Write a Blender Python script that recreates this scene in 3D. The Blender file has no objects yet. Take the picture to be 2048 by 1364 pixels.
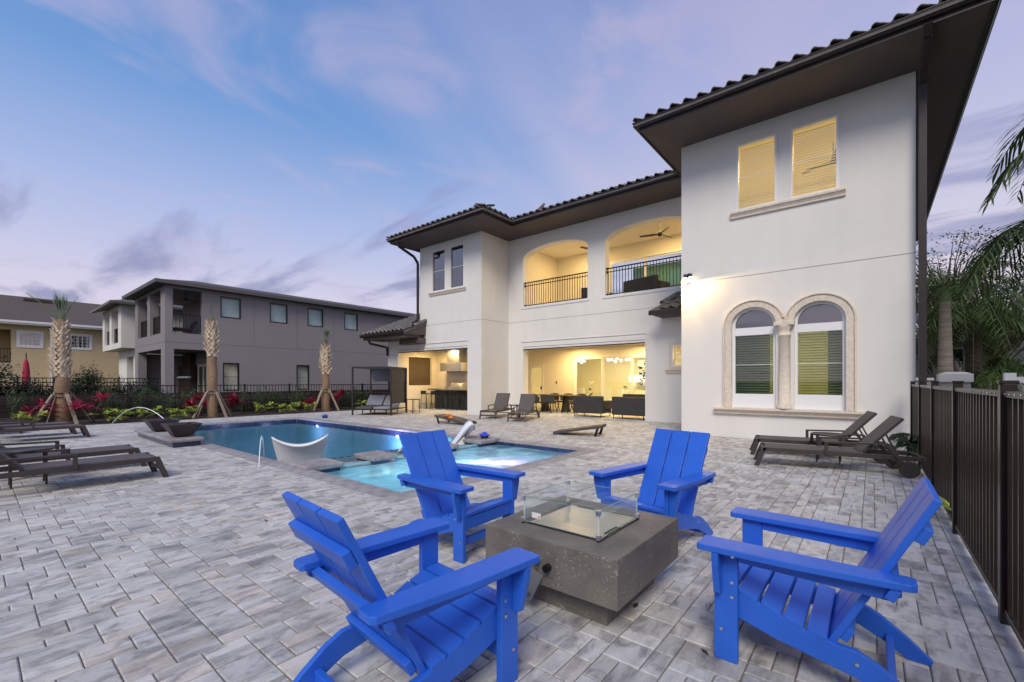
import bpy, bmesh, math, random
from mathutils import Vector, Matrix, noise
random.seed(7)
R = math.radians
SC = bpy.context.scene
COL = SC.collection
# ------------------------------------------------------------------ camera, sky, sun, exposure
cam = bpy.data.cameras.new('camera'); cam.sensor_width = 36; cam.lens = 36*884/2048; cam.shift_y = 81/2048
cam.clip_start = 0.05; cam.clip_end = 2000
co = bpy.data.objects.new('camera', cam); COL.objects.link(co)
co.location = (0, 0, 1.35); co.rotation_euler = (R(90), 0, R(39.2)); SC.camera = co
SUN_TRAVEL = Vector((-0.30, 0.66, -0.69)).normalized()
world = bpy.data.worlds.new('World'); SC.world = world; world.use_nodes = True

class NT:
    """small node-tree writer"""
    def __init__(s, nt): s.t = nt
    def n(s, typ, _o=None, **kw):
        x = s.t.nodes.new('ShaderNode'+typ)
        for k, v in kw.items():
            if k.startswith('i'):
                key = k[1:]
                sock = x.inputs[int(key)] if key.isdigit() else x.inputs[key.replace('_', ' ')]
                if hasattr(v, 'is_output') or hasattr(v, 'links'): s.t.links.new(v, sock)
                else: sock.default_value = v
            else: setattr(x, k, v)
        return x
    def math(s, op, a, b=0.0, clamp=False):
        return s.n('Math', operation=op, use_clamp=clamp, i0=a, i1=b).outputs[0]
    def mix(s, f, a, b, blend='MIX'):
        x = s.n('MixRGB', blend_type=blend, i0=f, i1=a, i2=b); return x.outputs[0]
    def ramp(s, f, stops, interp='EASE'):
        x = s.n('ValToRGB', i0=f); cr = x.color_ramp; cr.interpolation = interp
        while len(cr.elements) < len(stops): cr.elements.new(0.5)
        for e, (p, c) in zip(cr.elements, stops):
            e.position = p; e.color = c if len(c) == 4 else (*c, 1)
        return x.outputs[0]
    def noise(s, vec, scale, detail=4, rough=.55, dist=0.0):
        return s.n('TexNoise', iVector=vec, iScale=scale, iDetail=detail, iRoughness=rough, iDistortion=dist)
    def mapping(s, vec, scale=(1, 1, 1), loc=(0, 0, 0), rot=(0, 0, 0)):
        return s.n('Mapping', iVector=vec, iScale=scale, iLocation=loc, iRotation=rot).outputs[0]
    def link(s, a, b): s.t.links.new(a, b)

def g3(v): return (v, v, v, 1)

def build_world():
    nt = world.node_tree; nt.nodes.clear(); w = NT(nt)
    d = w.n('TexCoord').outputs['Generated']
    sep = w.n('SeparateXYZ', iVector=d); z = sep.outputs[2]
    zc = w.math('MAXIMUM', z, 0.0)
    sky = w.n('TexSky', sky_type='NISHITA', sun_disc=False, sun_elevation=math.asin(-SUN_TRAVEL.z),
              sun_rotation=math.atan2(-SUN_TRAVEL.x, -SUN_TRAVEL.y), air_density=1.2, dust_density=1.0, ozone_density=2.0)
    # clear dusk sky by elevation
    base = w.ramp(zc, [(0.0, (.68, .57, .62)), (.16, (.56, .53, .67)), (.30, (.36, .43, .67)), (.48, (.14, .28, .57)), (.7, (.08, .19, .46)), (1, (.06, .14, .36))], 'LINEAR')
    # planar cloud layer coordinates
    den = w.math('ADD', zc, 0.10)
    px = w.math('DIVIDE', sep.outputs[0], den); py = w.math('DIVIDE', sep.outputs[1], den)
    p = w.n('CombineXYZ', iX=px, iY=py, iZ=0.0).outputs[0]
    # high thin lavender veil: wide, soft
    veil = w.noise(w.mapping(p, (.50, .20, 1), (2.1, 5.4, 0), (0, 0, R(35))), 1.3, 4, .5, .9).outputs[0]
    side = w.math('ADD', w.math('MULTIPLY', sep.outputs[0], .62), w.math('MULTIPLY', sep.outputs[1], .46))
    vm = w.math('ADD', w.math('MULTIPLY', w.math('SUBTRACT', veil, .5), 1.5), w.math('ADD', w.math('MULTIPLY', side, .95), .62))
    vmask = w.ramp(vm, [(.25, (0, 0, 0)), (.95, (1, 1, 1))])
    vcol = w.ramp(zc, [(0, (.76, .65, .66)), (.22, (.58, .55, .65)), (.46, (.41, .42, .62)), (.8, (.24, .27, .52))], 'LINEAR')
    c1 = w.mix(w.math('MULTIPLY', vmask, .92), base, vcol)
    # small pink wisps
    wi = w.noise(w.mapping(p, (1.5, .8, 1), (7.3, 1.2, 0), (0, 0, R(-25))), 1.5, 5, .55, 1.0).outputs[0]
    wm = w.ramp(wi, [(.50, (0, 0, 0)), (.72, (1, 1, 1))])
    c2 = w.mix(w.math('MULTIPLY', wm, .5), c1, (.46, .41, .58, 1))
    # slate cloud banks low over the horizon
    bk = w.noise(w.mapping(p, (.42, 1.55, 1), (4.7, 2.9, 0), (0, 0, R(50))), 1.5, 6, .54, .35).outputs[0]
    low = w.ramp(zc, [(0.0, (.50, .50, .50)), (.10, (.54, .54, .54)), (.22, (.585, .585, .585)), (.33, (.54, .54, .54)), (.46, (.43, .43, .43)), (.7, (.3, .3, .3))], 'LINEAR')
    bm_ = w.ramp(w.math('ADD', bk, w.math('SUBTRACT', low, .5)), [(.54, (0, 0, 0)), (.71, (1, 1, 1))])
    bcol = w.ramp(zc, [(0, (.30, .30, .43)), (.12, (.205, .225, .375)), (.4, (.25, .26, .47))], 'LINEAR')
    c3 = w.mix(w.math('MULTIPLY', bm_, .8), c2, bcol)
    c4 = w.mix(w.math('LESS_THAN', z, 0.0), c3, (.16, .16, .19, 1))
    b1 = w.n('Background', iColor=sky.outputs[0], iStrength=.06)
    b2 = w.n('Background', iColor=c4, iStrength=1.0)
    mx = w.n('MixShader', i0=.94, i1=b1.outputs[0], i2=b2.outputs[0])
    out = w.n('OutputWorld'); w.link(mx.outputs[0], out.inputs[0])
build_world()

sl = bpy.data.lights.new('sun', 'SUN'); sl.energy = 2.15; sl.angle = R(26); sl.color = (1, .92, .80)
so = bpy.data.objects.new('sun', sl); COL.objects.link(so); so.location = (-5, -20, 15)
so.rotation_euler = SUN_TRAVEL.to_track_quat('-Z', 'Y').to_euler()
vs = SC.view_settings; vs.view_transform = 'Standard'; vs.look = 'None'; vs.gamma = 1; vs.exposure = 0.32; vs.use_curve_mapping = False
try:
    SC.cycles.max_bounces = 8; SC.cycles.transparent_max_bounces = 24; SC.cycles.caustics_reflective = False; SC.cycles.caustics_refractive = False
    SC.cycles.sample_clamp_indirect = 4; SC.cycles.use_denoising = True
except Exception: pass

# ------------------------------------------------------------------ materials
MATS = {}
def newmat(name):
    m = bpy.data.materials.new(name); m.use_nodes = True; m.node_tree.nodes.clear(); MATS[name] = m
    return m, NT(m.node_tree)
def finish(w, shader, disp=None):
    o = w.n('OutputMaterial'); w.link(shader, o.inputs[0])
def pbr(name, c1, c2=None, rough=.5, metal=0., nscale=3., stretch=(1, 1, 1), bump=0., bscale=60., spec=.5, rand=0., coat=0., contrast=(.35, .65), rvar=0., world_pos=False):
    m, w = newmat(name)
    v = w.n('NewGeometry').outputs['Position'] if world_pos else w.n('TexCoord').outputs['Object']
    vv = w.mapping(v, stretch) if stretch != (1, 1, 1) else v
    col = (*c1, 1)
    fac = w.noise(vv, nscale, 5, .6).outputs[0]
    if c2 is not None:
        col = w.ramp(fac, [(contrast[0], c1), (contrast[1], c2)], 'LINEAR')
    if rand:
        rnd = w.n('ObjectInfo').outputs['Random']; isl = w.n('NewGeometry').outputs['Random Per Island']
        r = w.math('FRACT', w.math('ADD', rnd, isl))
        val = w.math('ADD', 1-rand, w.math('MULTIPLY', r, 2*rand))
        col = w.n('HueSaturation', iHue=.5, iSaturation=1.0, iValue=val, iColor=col).outputs[0]
    b = w.n('BsdfPrincipled', iBase_Color=col, iMetallic=metal)
    if rvar: w.link(w.math('ADD', rough-rvar/2, w.math('MULTIPLY', fac, rvar)), b.inputs['Roughness'])
    else: b.inputs['Roughness'].default_value = rough
    b.inputs['Specular IOR Level'].default_value = spec
    if coat: b.inputs['Coat Weight'].default_value = coat; b.inputs['Coat Roughness'].default_value = .15
    if bump:
        nb = w.noise(v, bscale, 5, .65).outputs[0]
        bp = w.n('Bump', iStrength=bump, iDistance=.01, iHeight=nb); w.link(bp.outputs[0], b.inputs['Normal'])
    finish(w, b.outputs[0]); return m
def emit(name, c, s):
    m, w = newmat(name); e = w.n('Emission', iColor=(*c, 1), iStrength=s); finish(w, e.outputs[0]); return m
def glassmat(name, tint, refl=1.0, base=.03, rough=0.0):
    m, w = newmat(name)
    fr = w.math('POWER', w.n('LayerWeight', iBlend=.5).outputs['Facing'], 4.0)
    f = w.math('ADD', w.math('MULTIPLY', fr, refl*.6), base, True)
    t = w.n('BsdfTransparent', iColor=(*tint, 1)); g = w.n('BsdfGlossy', iColor=(1, 1, 1, 1), iRoughness=rough)
    finish(w, w.n('MixShader', i0=f, i1=t.outputs[0], i2=g.outputs[0]).outputs[0]); return m
def leafmat(name, c1, c2, trans=.25, rough=.5):
    m, w = newmat(name)
    isl = w.n('NewGeometry').outputs['Random Per Island']; rnd = w.n('ObjectInfo').outputs['Random']
    r = w.math('FRACT', w.math('ADD', isl, rnd))
    col = w.ramp(r, [(0, c1), (1, c2)], 'LINEAR')
    b = w.n('BsdfPrincipled', iBase_Color=col, iRoughness=rough); t = w.n('BsdfTranslucent', iColor=col)
    finish(w, w.n('MixShader', i0=trans, i1=b.outputs[0], i2=t.outputs[0]).outputs[0]); return m

def paver_mat():
    m, w = newmat('paver')
    pos = w.n('NewGeometry').outputs['Position']
    r = w.math('FRACT', w.math('ADD', w.n('ObjectInfo').outputs['Random'], w.n('NewGeometry').outputs['Random Per Island']))
    off = w.n('CombineXYZ', iX=w.math('MULTIPLY', r, 91.7), iY=w.math('MULTIPLY', r, 47.3), iZ=0.0).outputs[0]
    v = w.n('VectorMath', operation='ADD', i0=pos, i1=off).outputs[0]
    streak = w.noise(w.mapping(v, (9, 1.6, 1)), 1.0, 4, .6, .4).outputs[0]
    cloud = w.noise(v, 3.2, 4, .6).outputs[0]
    f = w.math('ADD', w.math('MULTIPLY', streak, .52), w.math('ADD', w.math('MULTIPLY', cloud, .38), w.math('MULTIPLY', w.noise(w.mapping(v, (1, .4, 1)), 34, 4, .7).outputs[0], .16)))
    f = w.math('ADD', f, w.math('MULTIPLY', w.math('SUBTRACT', r, .5), .17))
    col = w.ramp(f, [(.28, (.15, .15, .148)), (.40, (.315, .312, .30)), (.52, (.48, .475, .455)), (.64, (.585, .578, .555)), (.8, (.64, .63, .60))], 'LINEAR')
    r2 = w.math('FRACT', w.math('MULTIPLY', r, 17.13))
    tan = w.ramp(r2, [(.55, (0, 0, 0)), (1, (1, 1, 1))], 'LINEAR')
    col = w.mix(w.math('MULTIPLY', tan, .65), col, w.mix(1, col, (1.06, .96, .86, 1), 'MULTIPLY'))
    blot = w.noise(w.mapping(v, (1.5, .8, 1)), 7.0, 5, .62, .6).outputs[0]
    col = w.mix(w.ramp(blot, [(.50, (0, 0, 0)), (.70, (.78, .78, .78))], 'LINEAR'), col, (.13, .125, .135, 1))
    col = w.mix(w.ramp(blot, [(.26, (.35, .35, .35)), (.42, (0, 0, 0))], 'LINEAR'), col, (.60, .60, .61, 1))
    fine = w.noise(pos, 160, 3, .7).outputs[0]
    col = w.mix(.35, col, w.ramp(fine, [(.3, (.25, .25, .26)), (.7, (.62, .62, .62))], 'LINEAR'), 'OVERLAY')
    # pale efflorescence spots
    sp = w.noise(w.mapping(pos, (1, 1, 1), (4, 9, 0)), 2.3, 3, .5).outputs[0]
    col = w.mix(w.ramp(sp, [(.66, (0, 0, 0)), (.74, (.55, .55, .55))], 'LINEAR'), col, (.55, .55, .56, 1))
    b = w.n('BsdfPrincipled', iBase_Color=col, iRoughness=.68)
    nb = w.math('ADD', w.noise(pos, 140, 4, .7).outputs[0], w.math('MULTIPLY', w.noise(pos, 18, 3, .6).outputs[0], 1.2))
    w.link(w.n('Bump', iStrength=.35, iDistance=.004, iHeight=nb).outputs[0], b.inputs['Normal'])
    finish(w, b.outputs[0]); return m

def water_mat(name, tint, bscale, bstr, foam=0.0):
    m, w = newmat(name)
    pos = w.n('NewGeometry').outputs['Position']
    h = w.noise(w.mapping(pos, (1, 1.6, 1)), bscale, 3, .55, .5).outputs[0]
    bp = w.n('Bump', iStrength=bstr, iDistance=.02, iHeight=h).outputs[0]
    fr = w.n('Fresnel', iIOR=1.33, iNormal=bp).outputs[0]
    t = w.n('BsdfTransparent', iColor=(*tint, 1)); g = w.n('BsdfGlossy', iRoughness=.06, iNormal=bp)
    sh = w.n('MixShader', i0=w.math('MULTIPLY', fr, .8), i1=t.outputs[0], i2=g.outputs[0]).outputs[0]
    if foam:
        fo = w.noise(w.mapping(pos, (1, 1, 1), (2.2, .7, 0)), 1.6, 6, .62, 1.2).outputs[0]
        fm = w.math('MULTIPLY', w.ramp(fo, [(.34, (.38, .38, .38)), (.68, (1, 1, 1))], 'LINEAR'), foam)
        dc = w.ramp(fo, [(.40, (.27, .56, .65)), (.66, (.56, .76, .81))], 'LINEAR')
        dd = w.n('BsdfDiffuse', iColor=dc)
        tr = w.n('BsdfTranslucent', iColor=(.70, .88, .92, 1))
        dm = w.n('MixShader', i0=.5, i1=dd.outputs[0], i2=tr.outputs[0])
        sh = w.n('MixShader', i0=fm, i1=sh, i2=dm.outputs[0]).outputs[0]
    finish(w, sh); return m

def stucco(name, c, var=.06, bump=.25, scale=45):
    m, w = newmat(name)
    pos = w.n('NewGeometry').outputs['Position']
    big = w.noise(pos, .7, 4, .6).outputs[0]
    rain = w.noise(w.mapping(pos, (3.5, 3.5, .35)), 1.0, 4, .6).outputs[0]
    f = w.math('ADD', w.math('MULTIPLY', big, .6), w.math('MULTIPLY', rain, .4))
    col = w.ramp(f, [(.3, tuple(k*(1-var) for k in c)), (.7, tuple(min(1, k*(1+var*.6)) for k in c))], 'LINEAR')
    b = w.n('BsdfPrincipled', iBase_Color=col, iRoughness=.85); b.inputs['Specular IOR Level'].default_value = .25
    nb = w.math('ADD', w.noise(pos, scale, 5, .7).outputs[0], w.math('MULTIPLY', w.noise(pos, 6, 3, .5).outputs[0], .8))
    w.link(w.n('Bump', iStrength=bump, iDistance=.012, iHeight=nb).outputs[0], b.inputs['Normal'])
    finish(w, b.outputs[0]); return m

M_paver = paver_mat()
M_sand = pbr('joint_sand', (.13, .12, .105), (.24, .215, .185), .95, nscale=6, bump=.3, bscale=200)
M_stucco = stucco('white_stucco', (.735, .715, .67), .06, .32)
M_cream = stucco('cream_interior', (.78, .72, .60), .03, .1)
M_grey = stucco('grey_stucco', (.27, .25, .26), .05)
M_tan = stucco('tan_stucco', (.60, .48, .29), .06)
M_white = pbr('white_vinyl', (.78, .78, .77), None, .35)
M_trimw = pbr('white_trim', (.74, .74, .74), (.68, .68, .69), .5)
M_stone = pbr('cast_stone', (.72, .64, .53), (.63, .55, .45), .8, nscale=14, bump=.5, bscale=35, contrast=(.4, .62))
M_bronze = pbr('bronze_metal', (.040, .031, .029), (.030, .024, .024), .42, .25, nscale=2)
M_soffit = pbr('soffit', (.095, .072, .066), (.080, .061, .056), .65, nscale=1.2, stretch=(1, 1, 1))
M_fence = pbr('fence_metal', (.042, .030, .024), (.030, .022, .018), .32, .5, nscale=3)
M_black = pbr('black_metal', (.012, .012, .013), None, .45, .3)
M_tile = pbr('roof_tile', (.17, .155, .145), (.105, .095, .092), .8, nscale=5, bump=.3, bscale=70, rand=.25)
M_shingle = pbr('shingles', (.11, .085, .075), (.065, .052, .048), .9, nscale=9, stretch=(1, 1, 3), bump=.6, bscale=30)
M_shgrey = pbr('grey_shingles', (.085, .075, .075), (.055, .05, .05), .9, nscale=9, bump=.6, bscale=30)
M_blue = pbr('blue_lumber', (.024, .132, .62), (.020, .115, .56), .36, nscale=4, bump=.3, bscale=170, spec=.45, rvar=.18)
M_steel = pbr('steel', (.78, .78, .79), (.66, .66, .67), .33, 1.0, nscale=8, stretch=(1, 30, 1))
M_bolt = pbr('bolt_steel', (.7, .7, .7), None, .25, 1.0)
M_guard = glassmat('guard_glass', (.965, .99, .982), 1.2, .065)
M_gedge = pbr('glass_edge', (.16, .28, .24), None, .12)
M_vedge = pbr('glass_corner', (.62, .72, .68), None, .1)
M_pane = glassmat('window_glass', (.94, .965, .96), .9, .035)
M_paneg = glassmat('green_glass', (.66, .76, .71), .9, .07)
M_paned = glassmat('dark_glass', (.42, .44, .48), .9, .20)
M_sling = pbr('sling_fabric', (.105, .090, .085), (.085, .073, .070), .75, nscale=3, bump=.15, bscale=300)
M_lframe = pbr('lounger_frame', (.058, .047, .043), (.048, .040, .037), .45, .2)
M_rubber = pbr('rubber', (.03, .026, .025), None, .7)
M_fabric = pbr('grey_fabric', (.085, .083, .09), (.066, .065, .07), .9, nscale=4, bump=.2, bscale=250)
M_fablight = pbr('pale_grey_fabric', (.24, .24, .27), (.20, .20, .23), .9, nscale=4, bump=.15, bscale=250)
M_dfab = pbr('dark_fabric', (.045, .042, .042), (.035, .033, .033), .85, nscale=5, bump=.2, bscale=250)
M_tub = pbr('white_resin', (.76, .77, .78), None, .4, bump=.05, bscale=200)
M_bowl = pbr('bronze_bowl', (.075, .062, .058), (.045, .040, .042), .5, .35, nscale=4)
M_lava = pbr('lava_rock', (.06, .04, .035), (.025, .02, .02), .95, nscale=30, bump=1, bscale=40)
M_coping = pbr('coping_stone', (.36, .34, .34), (.22, .21, .22), .75, nscale=5, bump=.4, bscale=50, rand=.14)
M_dcope = pbr('cap_stone', (.34, .32, .33), (.20, .19, .20), .8, nscale=7, bump=.6, bscale=30)
M_btile = pbr('blue_tile', (.035, .05, .12), (.022, .03, .075), .15, nscale=8, rand=.3)
M_plaster = pbr('pool_plaster', (.075, .27, .36), (.06, .235, .32), .7, nscale=2)
M_shelf = pbr('shelf_plaster', (.26, .36, .37), (.21, .31, .33), .7, nscale=2)
M_spapl = pbr('spa_plaster', (.28, .60, .68), (.24, .54, .62), .7, nscale=2)
M_water = water_mat('pool_water', (.74, .93, .97), 3.6, .5)
M_spawater = water_mat('spa_water', (.72, .93, .97), 5.5, .8, .75)
M_jet = pbr('jet_water', (.75, .80, .86), None, .12, spec=.6)
M_mulch = pbr('mulch', (.060, .042, .032), (.028, .02, .017), .95, nscale=25, bump=1, bscale=60)
M_grass = pbr('lawn', (.030, .042, .018), (.02, .03, .013), .95, nscale=8, bump=.8, bscale=60)
M_trunk = pbr('palm_fibre', (.30, .20, .125), (.17, .11, .07), .95, nscale=4, stretch=(2, 2, 22), bump=1, bscale=40)
M_boot = pbr('palm_boot', (.56, .47, .36), (.30, .235, .17), .9, nscale=6, bump=.5, bscale=40, rand=.25)
M_royal = pbr('palm_trunk', (.26, .23, .20), (.16, .14, .12), .9, nscale=2, stretch=(1, 1, 9), bump=.5, bscale=20)
M_brace = pbr('lumber', (.36, .29, .22), (.24, .19, .145), .9, nscale=3, stretch=(6, 6, 1), bump=.3, bscale=60, rand=.2)
M_dwood = pbr('dark_timber', (.060, .040, .034), (.032, .022, .02), .9, nscale=3, stretch=(2, 1, 12), bump=.5, bscale=30, rand=.3)
M_bark = pbr('bark', (.10, .08, .065), (.06, .05, .04), .95, nscale=8, bump=.8, bscale=20)
M_frond = leafmat('frond_green', (.05, .085, .025), (.10, .15, .05), .25)
M_fan = leafmat('fan_leaf', (.16, .25, .10), (.26, .36, .18), .3)
M_hedge = leafmat('hedge_leaf', (.07, .13, .055), (.17, .26, .11), .3)
M_dkleaf = leafmat('dark_leaf', (.014, .035, .014), (.035, .065, .022), .15)
M_croton = leafmat('croton_leaf', (.25, .40, .045), (.66, .68, .16), .35)
M_red = leafmat('cordyline_leaf', (.42, .015, .055), (.62, .03, .10), .3)
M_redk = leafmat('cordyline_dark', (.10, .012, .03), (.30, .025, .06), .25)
M_treeleaf = leafmat('tree_leaf', (.03, .045, .018), (.08, .085, .035), .3)
M_concrete = None
M_granite = pbr('granite', (.45, .37, .28), (.12, .09, .07), .25, nscale=40, contrast=(.42, .58))
M_cab = pbr('dark_cabinet', (.030, .036, .034), (.02, .026, .025), .5, nscale=2)
M_screen = pbr('screen_mesh', (.10, .075, .045), (.085, .062, .04), .9, nscale=2)
M_wood = pbr('dark_wood', (.06, .035, .022), (.03, .018, .012), .5, nscale=3, stretch=(1, 12, 1))
M_blind = pbr('blind_slat', (.74, .70, .60), None, .6)
M_blindg = pbr('pale_blind', (.74, .84, .81), (.66, .77, .75), .6, nscale=2)
M_ashade = pbr('arch_backing', (.20, .235, .235), None, .8)  # grey-teal backing sheet behind the arched panes
M_dark = pbr('dark_interior', (.03, .03, .032), None, .9)  # near-black colour stands in for unlit rooms behind glass
M_curtain = pbr('green_curtain', (.06, .14, .08), (.035, .09, .05), .9, nscale=6, stretch=(12, 12, .4))
M_shade = emit('lamp_shade_glow', (1, .86, .6), 3.0)
M_bulb = emit('bulb_glow', (1, .85, .6), 14.0)
M_led = emit('pool_led', (.92, .72, 1.0), 9.0)
M_spaled = emit('spa_led', (1.0, .62, .85), 6.0)
M_orange = pbr('orange_cloth', (.75, .24, .03), (.6, .18, .02), .9)
M_cornhole = pbr('board_paint', (.075, .06, .058), (.055, .045, .044), .6, nscale=4)
M_chlor = pbr('blue_float', (.02, .06, .55), None, .4)
M_navy = pbr('navy_plastic', (.015, .018, .05), None, .5)
M_card = pbr('grey_card', (.13, .135, .15), (.11, .115, .13), .5)
M_print = pbr('black_print', (.012, .012, .012), None, .6)
M_label = pbr('paper_label', (.75, .74, .70), None, .7)
M_umb = pbr('red_canvas', (.40, .02, .06), (.30, .012, .045), .85, nscale=4, stretch=(6, 6, .6))
M_rgrey = stucco('right_house_grey', (.40, .40, .43), .05)

def pit_mat():
    m, w = newmat('pit_concrete')
    v = w.n('TexCoord').outputs['Object']
    a = w.noise(v, 3, 5, .6).outputs[0]
    col = w.ramp(a, [(.35, (.10, .090, .076)), (.65, (.175, .157, .132))], 'LINEAR')
    vo = w.n('TexVoronoi', feature='F1', iVector=w.n('VectorMath', operation='ADD', i0=v, i1=w.n('VectorMath', operation='SCALE', i0=w.noise(v, 9, 3, .6).outputs['Color'], iScale=.18).outputs[0]).outputs[0], iScale=32)
    pit = w.ramp(vo.outputs[0], [(.20, (1, 1, 1)), (.34, (0, 0, 0))], 'LINEAR')
    patch = w.ramp(w.noise(v, 5.5, 3, .6).outputs[0], [(.43, (0, 0, 0)), (.55, (1, 1, 1))], 'LINEAR')
    nz = w.n('SeparateXYZ', iVector=w.n('NewGeometry').outputs['Normal']).outputs[2]
    onside = w.math('SUBTRACT', 1.0, w.math('MULTIPLY', w.math('ABSOLUTE', nz), .75))
    pf = w.math('MULTIPLY', w.math('MULTIPLY', pit, patch), onside)
    col = w.mix(w.math('MULTIPLY', pf, .6), col, (.36, .33, .29, 1))
    fl = w.ramp(w.noise(v, 120, 3, .7).outputs[0], [(.56, (0, 0, 0)), (.70, (1, 1, 1))], 'LINEAR')
    col = w.mix(w.math('MULTIPLY', fl, .5), col, (.30, .28, .25, 1))
    b = w.n('BsdfPrincipled', iBase_Color=col, iRoughness=.55)
    h = w.math('SUBTRACT', w.noise(v, 60, 4, .6).outputs[0], w.math('MULTIPLY', pf, 1.2))
    w.link(w.n('Bump', iStrength=.5, iDistance=.006, iHeight=h).outputs[0], b.inputs['Normal'])
    finish(w, b.outputs[0]); return m
M_concrete = pit_mat()

# ------------------------------------------------------------------ mesh + object helpers
class MB:
    def __init__(s): s.v = []; s.f = []; s.sm = []
    def add(s, vs_, fs, smooth=False):
        o = len(s.v); s.v += [tuple(p) for p in vs_]; s.f += [tuple(i+o for i in f) for f in fs]; s.sm += [smooth]*len(fs); return s
    def box(s, x0, x1, y0, y1, z0, z1):
        return s.add([(x0, y0, z0), (x1, y0, z0), (x1, y1, z0), (x0, y1, z0), (x0, y0, z1), (x1, y0, z1), (x1, y1, z1), (x0, y1, z1)],
                     [(0, 3, 2, 1), (4, 5, 6, 7), (0, 1, 5, 4), (1, 2, 6, 5), (2, 3, 7, 6), (3, 0, 4, 7)])
    def prism(s, poly, ax, a, b):
        n = len(poly)
        def P(u, v, t): return {'x': (t, u, v), 'y': (u, t, v), 'z': (u, v, t)}[ax]
        return s.add([P(u, v, a) for u, v in poly]+[P(u, v, b) for u, v in poly],
                     [tuple(range(n))[::-1], tuple(range(n, 2*n))]+[(i, (i+1) % n, n+(i+1) % n, n+i) for i in range(n)])
    def bar(s, p0, p1, w, t, up=(0, 0, 1)):
        p0 = Vector(p0); p1 = Vector(p1); d = (p1-p0).normalized(); u = Vector(up)
        sd = d.cross(u)
        if sd.length < 1e-4: sd = d.cross(Vector((1, 0, 0)))
        sd.normalize(); n = sd.cross(d).normalized()
        a = sd*w/2; b = n*t/2
        return s.add([p0-a-b, p0+a-b, p0+a+b, p0-a+b, p1-a-b, p1+a-b, p1+a+b, p1-a+b],
                     [(0, 3, 2, 1), (4, 5, 6, 7), (0, 1, 5, 4), (1, 2, 6, 5), (2, 3, 7, 6), (3, 0, 4, 7)])
    def tube(s, pts, r, n=8, caps=True):
        pts = [Vector(p) for p in pts]; m = len(pts); rs = r if isinstance(r, (list, tuple)) else [r]*m
        vs_ = []; prev = None
        for i, p in enumerate(pts):
            d = (pts[min(i+1, m-1)]-pts[max(i-1, 0)]).normalized()
            a = d.orthogonal().normalized() if prev is None else (prev-d*prev.dot(d)).normalized()
            prev = a; b = d.cross(a)
            vs_ += [p+(a*math.cos(2*math.pi*k/n)+b*math.sin(2*math.pi*k/n))*rs[i] for k in range(n)]
        fs = [(i*n+k, i*n+(k+1) % n, (i+1)*n+(k+1) % n, (i+1)*n+k) for i in range(m-1) for k in range(n)]
        s.add(vs_, fs, True)
        if caps: s.add(vs_[:n], [tuple(range(n))[::-1]]); s.add(vs_[-n:], [tuple(range(n))])
        return s
    def lathe(s, prof, n=24, c=(0, 0, 0), smooth=True):
        vs_ = [(c[0]+r*math.cos(2*math.pi*k/n), c[1]+r*math.sin(2*math.pi*k/n), c[2]+z) for r, z in prof for k in range(n)]
        fs = [(i*n+k, i*n+(k+1) % n, (i+1)*n+(k+1) % n, (i+1)*n+k) for i in range(len(prof)-1) for k in range(n)]
        s.add(vs_, fs, smooth)
        if prof[0][0] > 1e-4: s.add(vs_[:n], [tuple(range(n))[::-1]])
        if prof[-1][0] > 1e-4: s.add(vs_[-n:], [tuple(range(n))])
        return s
    def disc(s, c, r, ax='x', t=.04, n=24):
        pts = {'x': ((c[0]-t/2, c[1], c[2]), (c[0]+t/2, c[1], c[2])), 'y': ((c[0], c[1]-t/2, c[2]), (c[0], c[1]+t/2, c[2])), 'z': ((c[0], c[1], c[2]-t/2), (c[0], c[1], c[2]+t/2))}[ax]
        return s.tube(pts, r, n)
    def mesh(s, name, mat, bevel=0., seg=2, recalc=True):
        me = bpy.data.meshes.new(name); me.from_pydata(s.v, [], s.f)
        if any(s.sm): me.polygons.foreach_set('use_smooth', s.sm)
        if recalc or bevel:
            bm = bmesh.new(); bm.from_mesh(me)
            if recalc: bmesh.ops.recalc_face_normals(bm, faces=bm.faces)
            if bevel:
                ed = [e for e in bm.edges if len(e.link_faces) == 2 and e.calc_face_angle(0) > .5]
                bmesh.ops.bevel(bm, geom=ed, offset=bevel, segments=seg, profile=.6, affect='EDGES', clamp_overlap=True)
            bm.to_mesh(me); bm.free()
        if mat is not None: me.materials.append(mat)
        return me
    def build(s, name, mat, parent=None, bevel=0., seg=2, local=False, recalc=True, **props):
        return link(name, s.mesh(name, mat, bevel, seg, recalc), parent, local, **props)

def link(name, data, parent=None, local=False, **props):
    o = bpy.data.objects.new(name, data); COL.objects.link(o)
    if parent is not None:
        o.parent = parent
        if not local: o.matrix_parent_inverse = WM[parent.name].inverted()
        WM[o.name] = (WM[parent.name].copy() if local else Matrix.Identity(4))
    else: WM[o.name] = Matrix.Identity(4)
    for k, v in props.items(): o[k] = v
    return o
WM = {}
def place(o, loc, rz=0.):
    o.location = loc; o.rotation_euler = (0, 0, rz)
    base = WM[o.parent.name] if o.parent and o.matrix_parent_inverse == Matrix.Identity(4) else Matrix.Identity(4)
    WM[o.name] = base @ Matrix.Translation(loc) @ Matrix.Rotation(rz, 4, 'Z'); return o
def thing(name, label, cat, loc=(0, 0, 0), rz=0., group=None):
    o = bpy.data.objects.new(name, None); COL.objects.link(o); o.empty_display_size = .1
    o['label'] = label; o['category'] = cat
    if group: o['group'] = group
    WM[o.name] = Matrix.Identity(4)
    return place(o, loc, rz)
def sub(name, parent, loc, rz=0.):
    o = bpy.data.objects.new(name, None); COL.objects.link(o); o.parent = parent; o.empty_display_size = .1
    return place(o, loc, rz)
def tag(o, label, cat, group=None):
    o['label'] = label; o['category'] = cat
    if group: o['group'] = group
    return o
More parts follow.
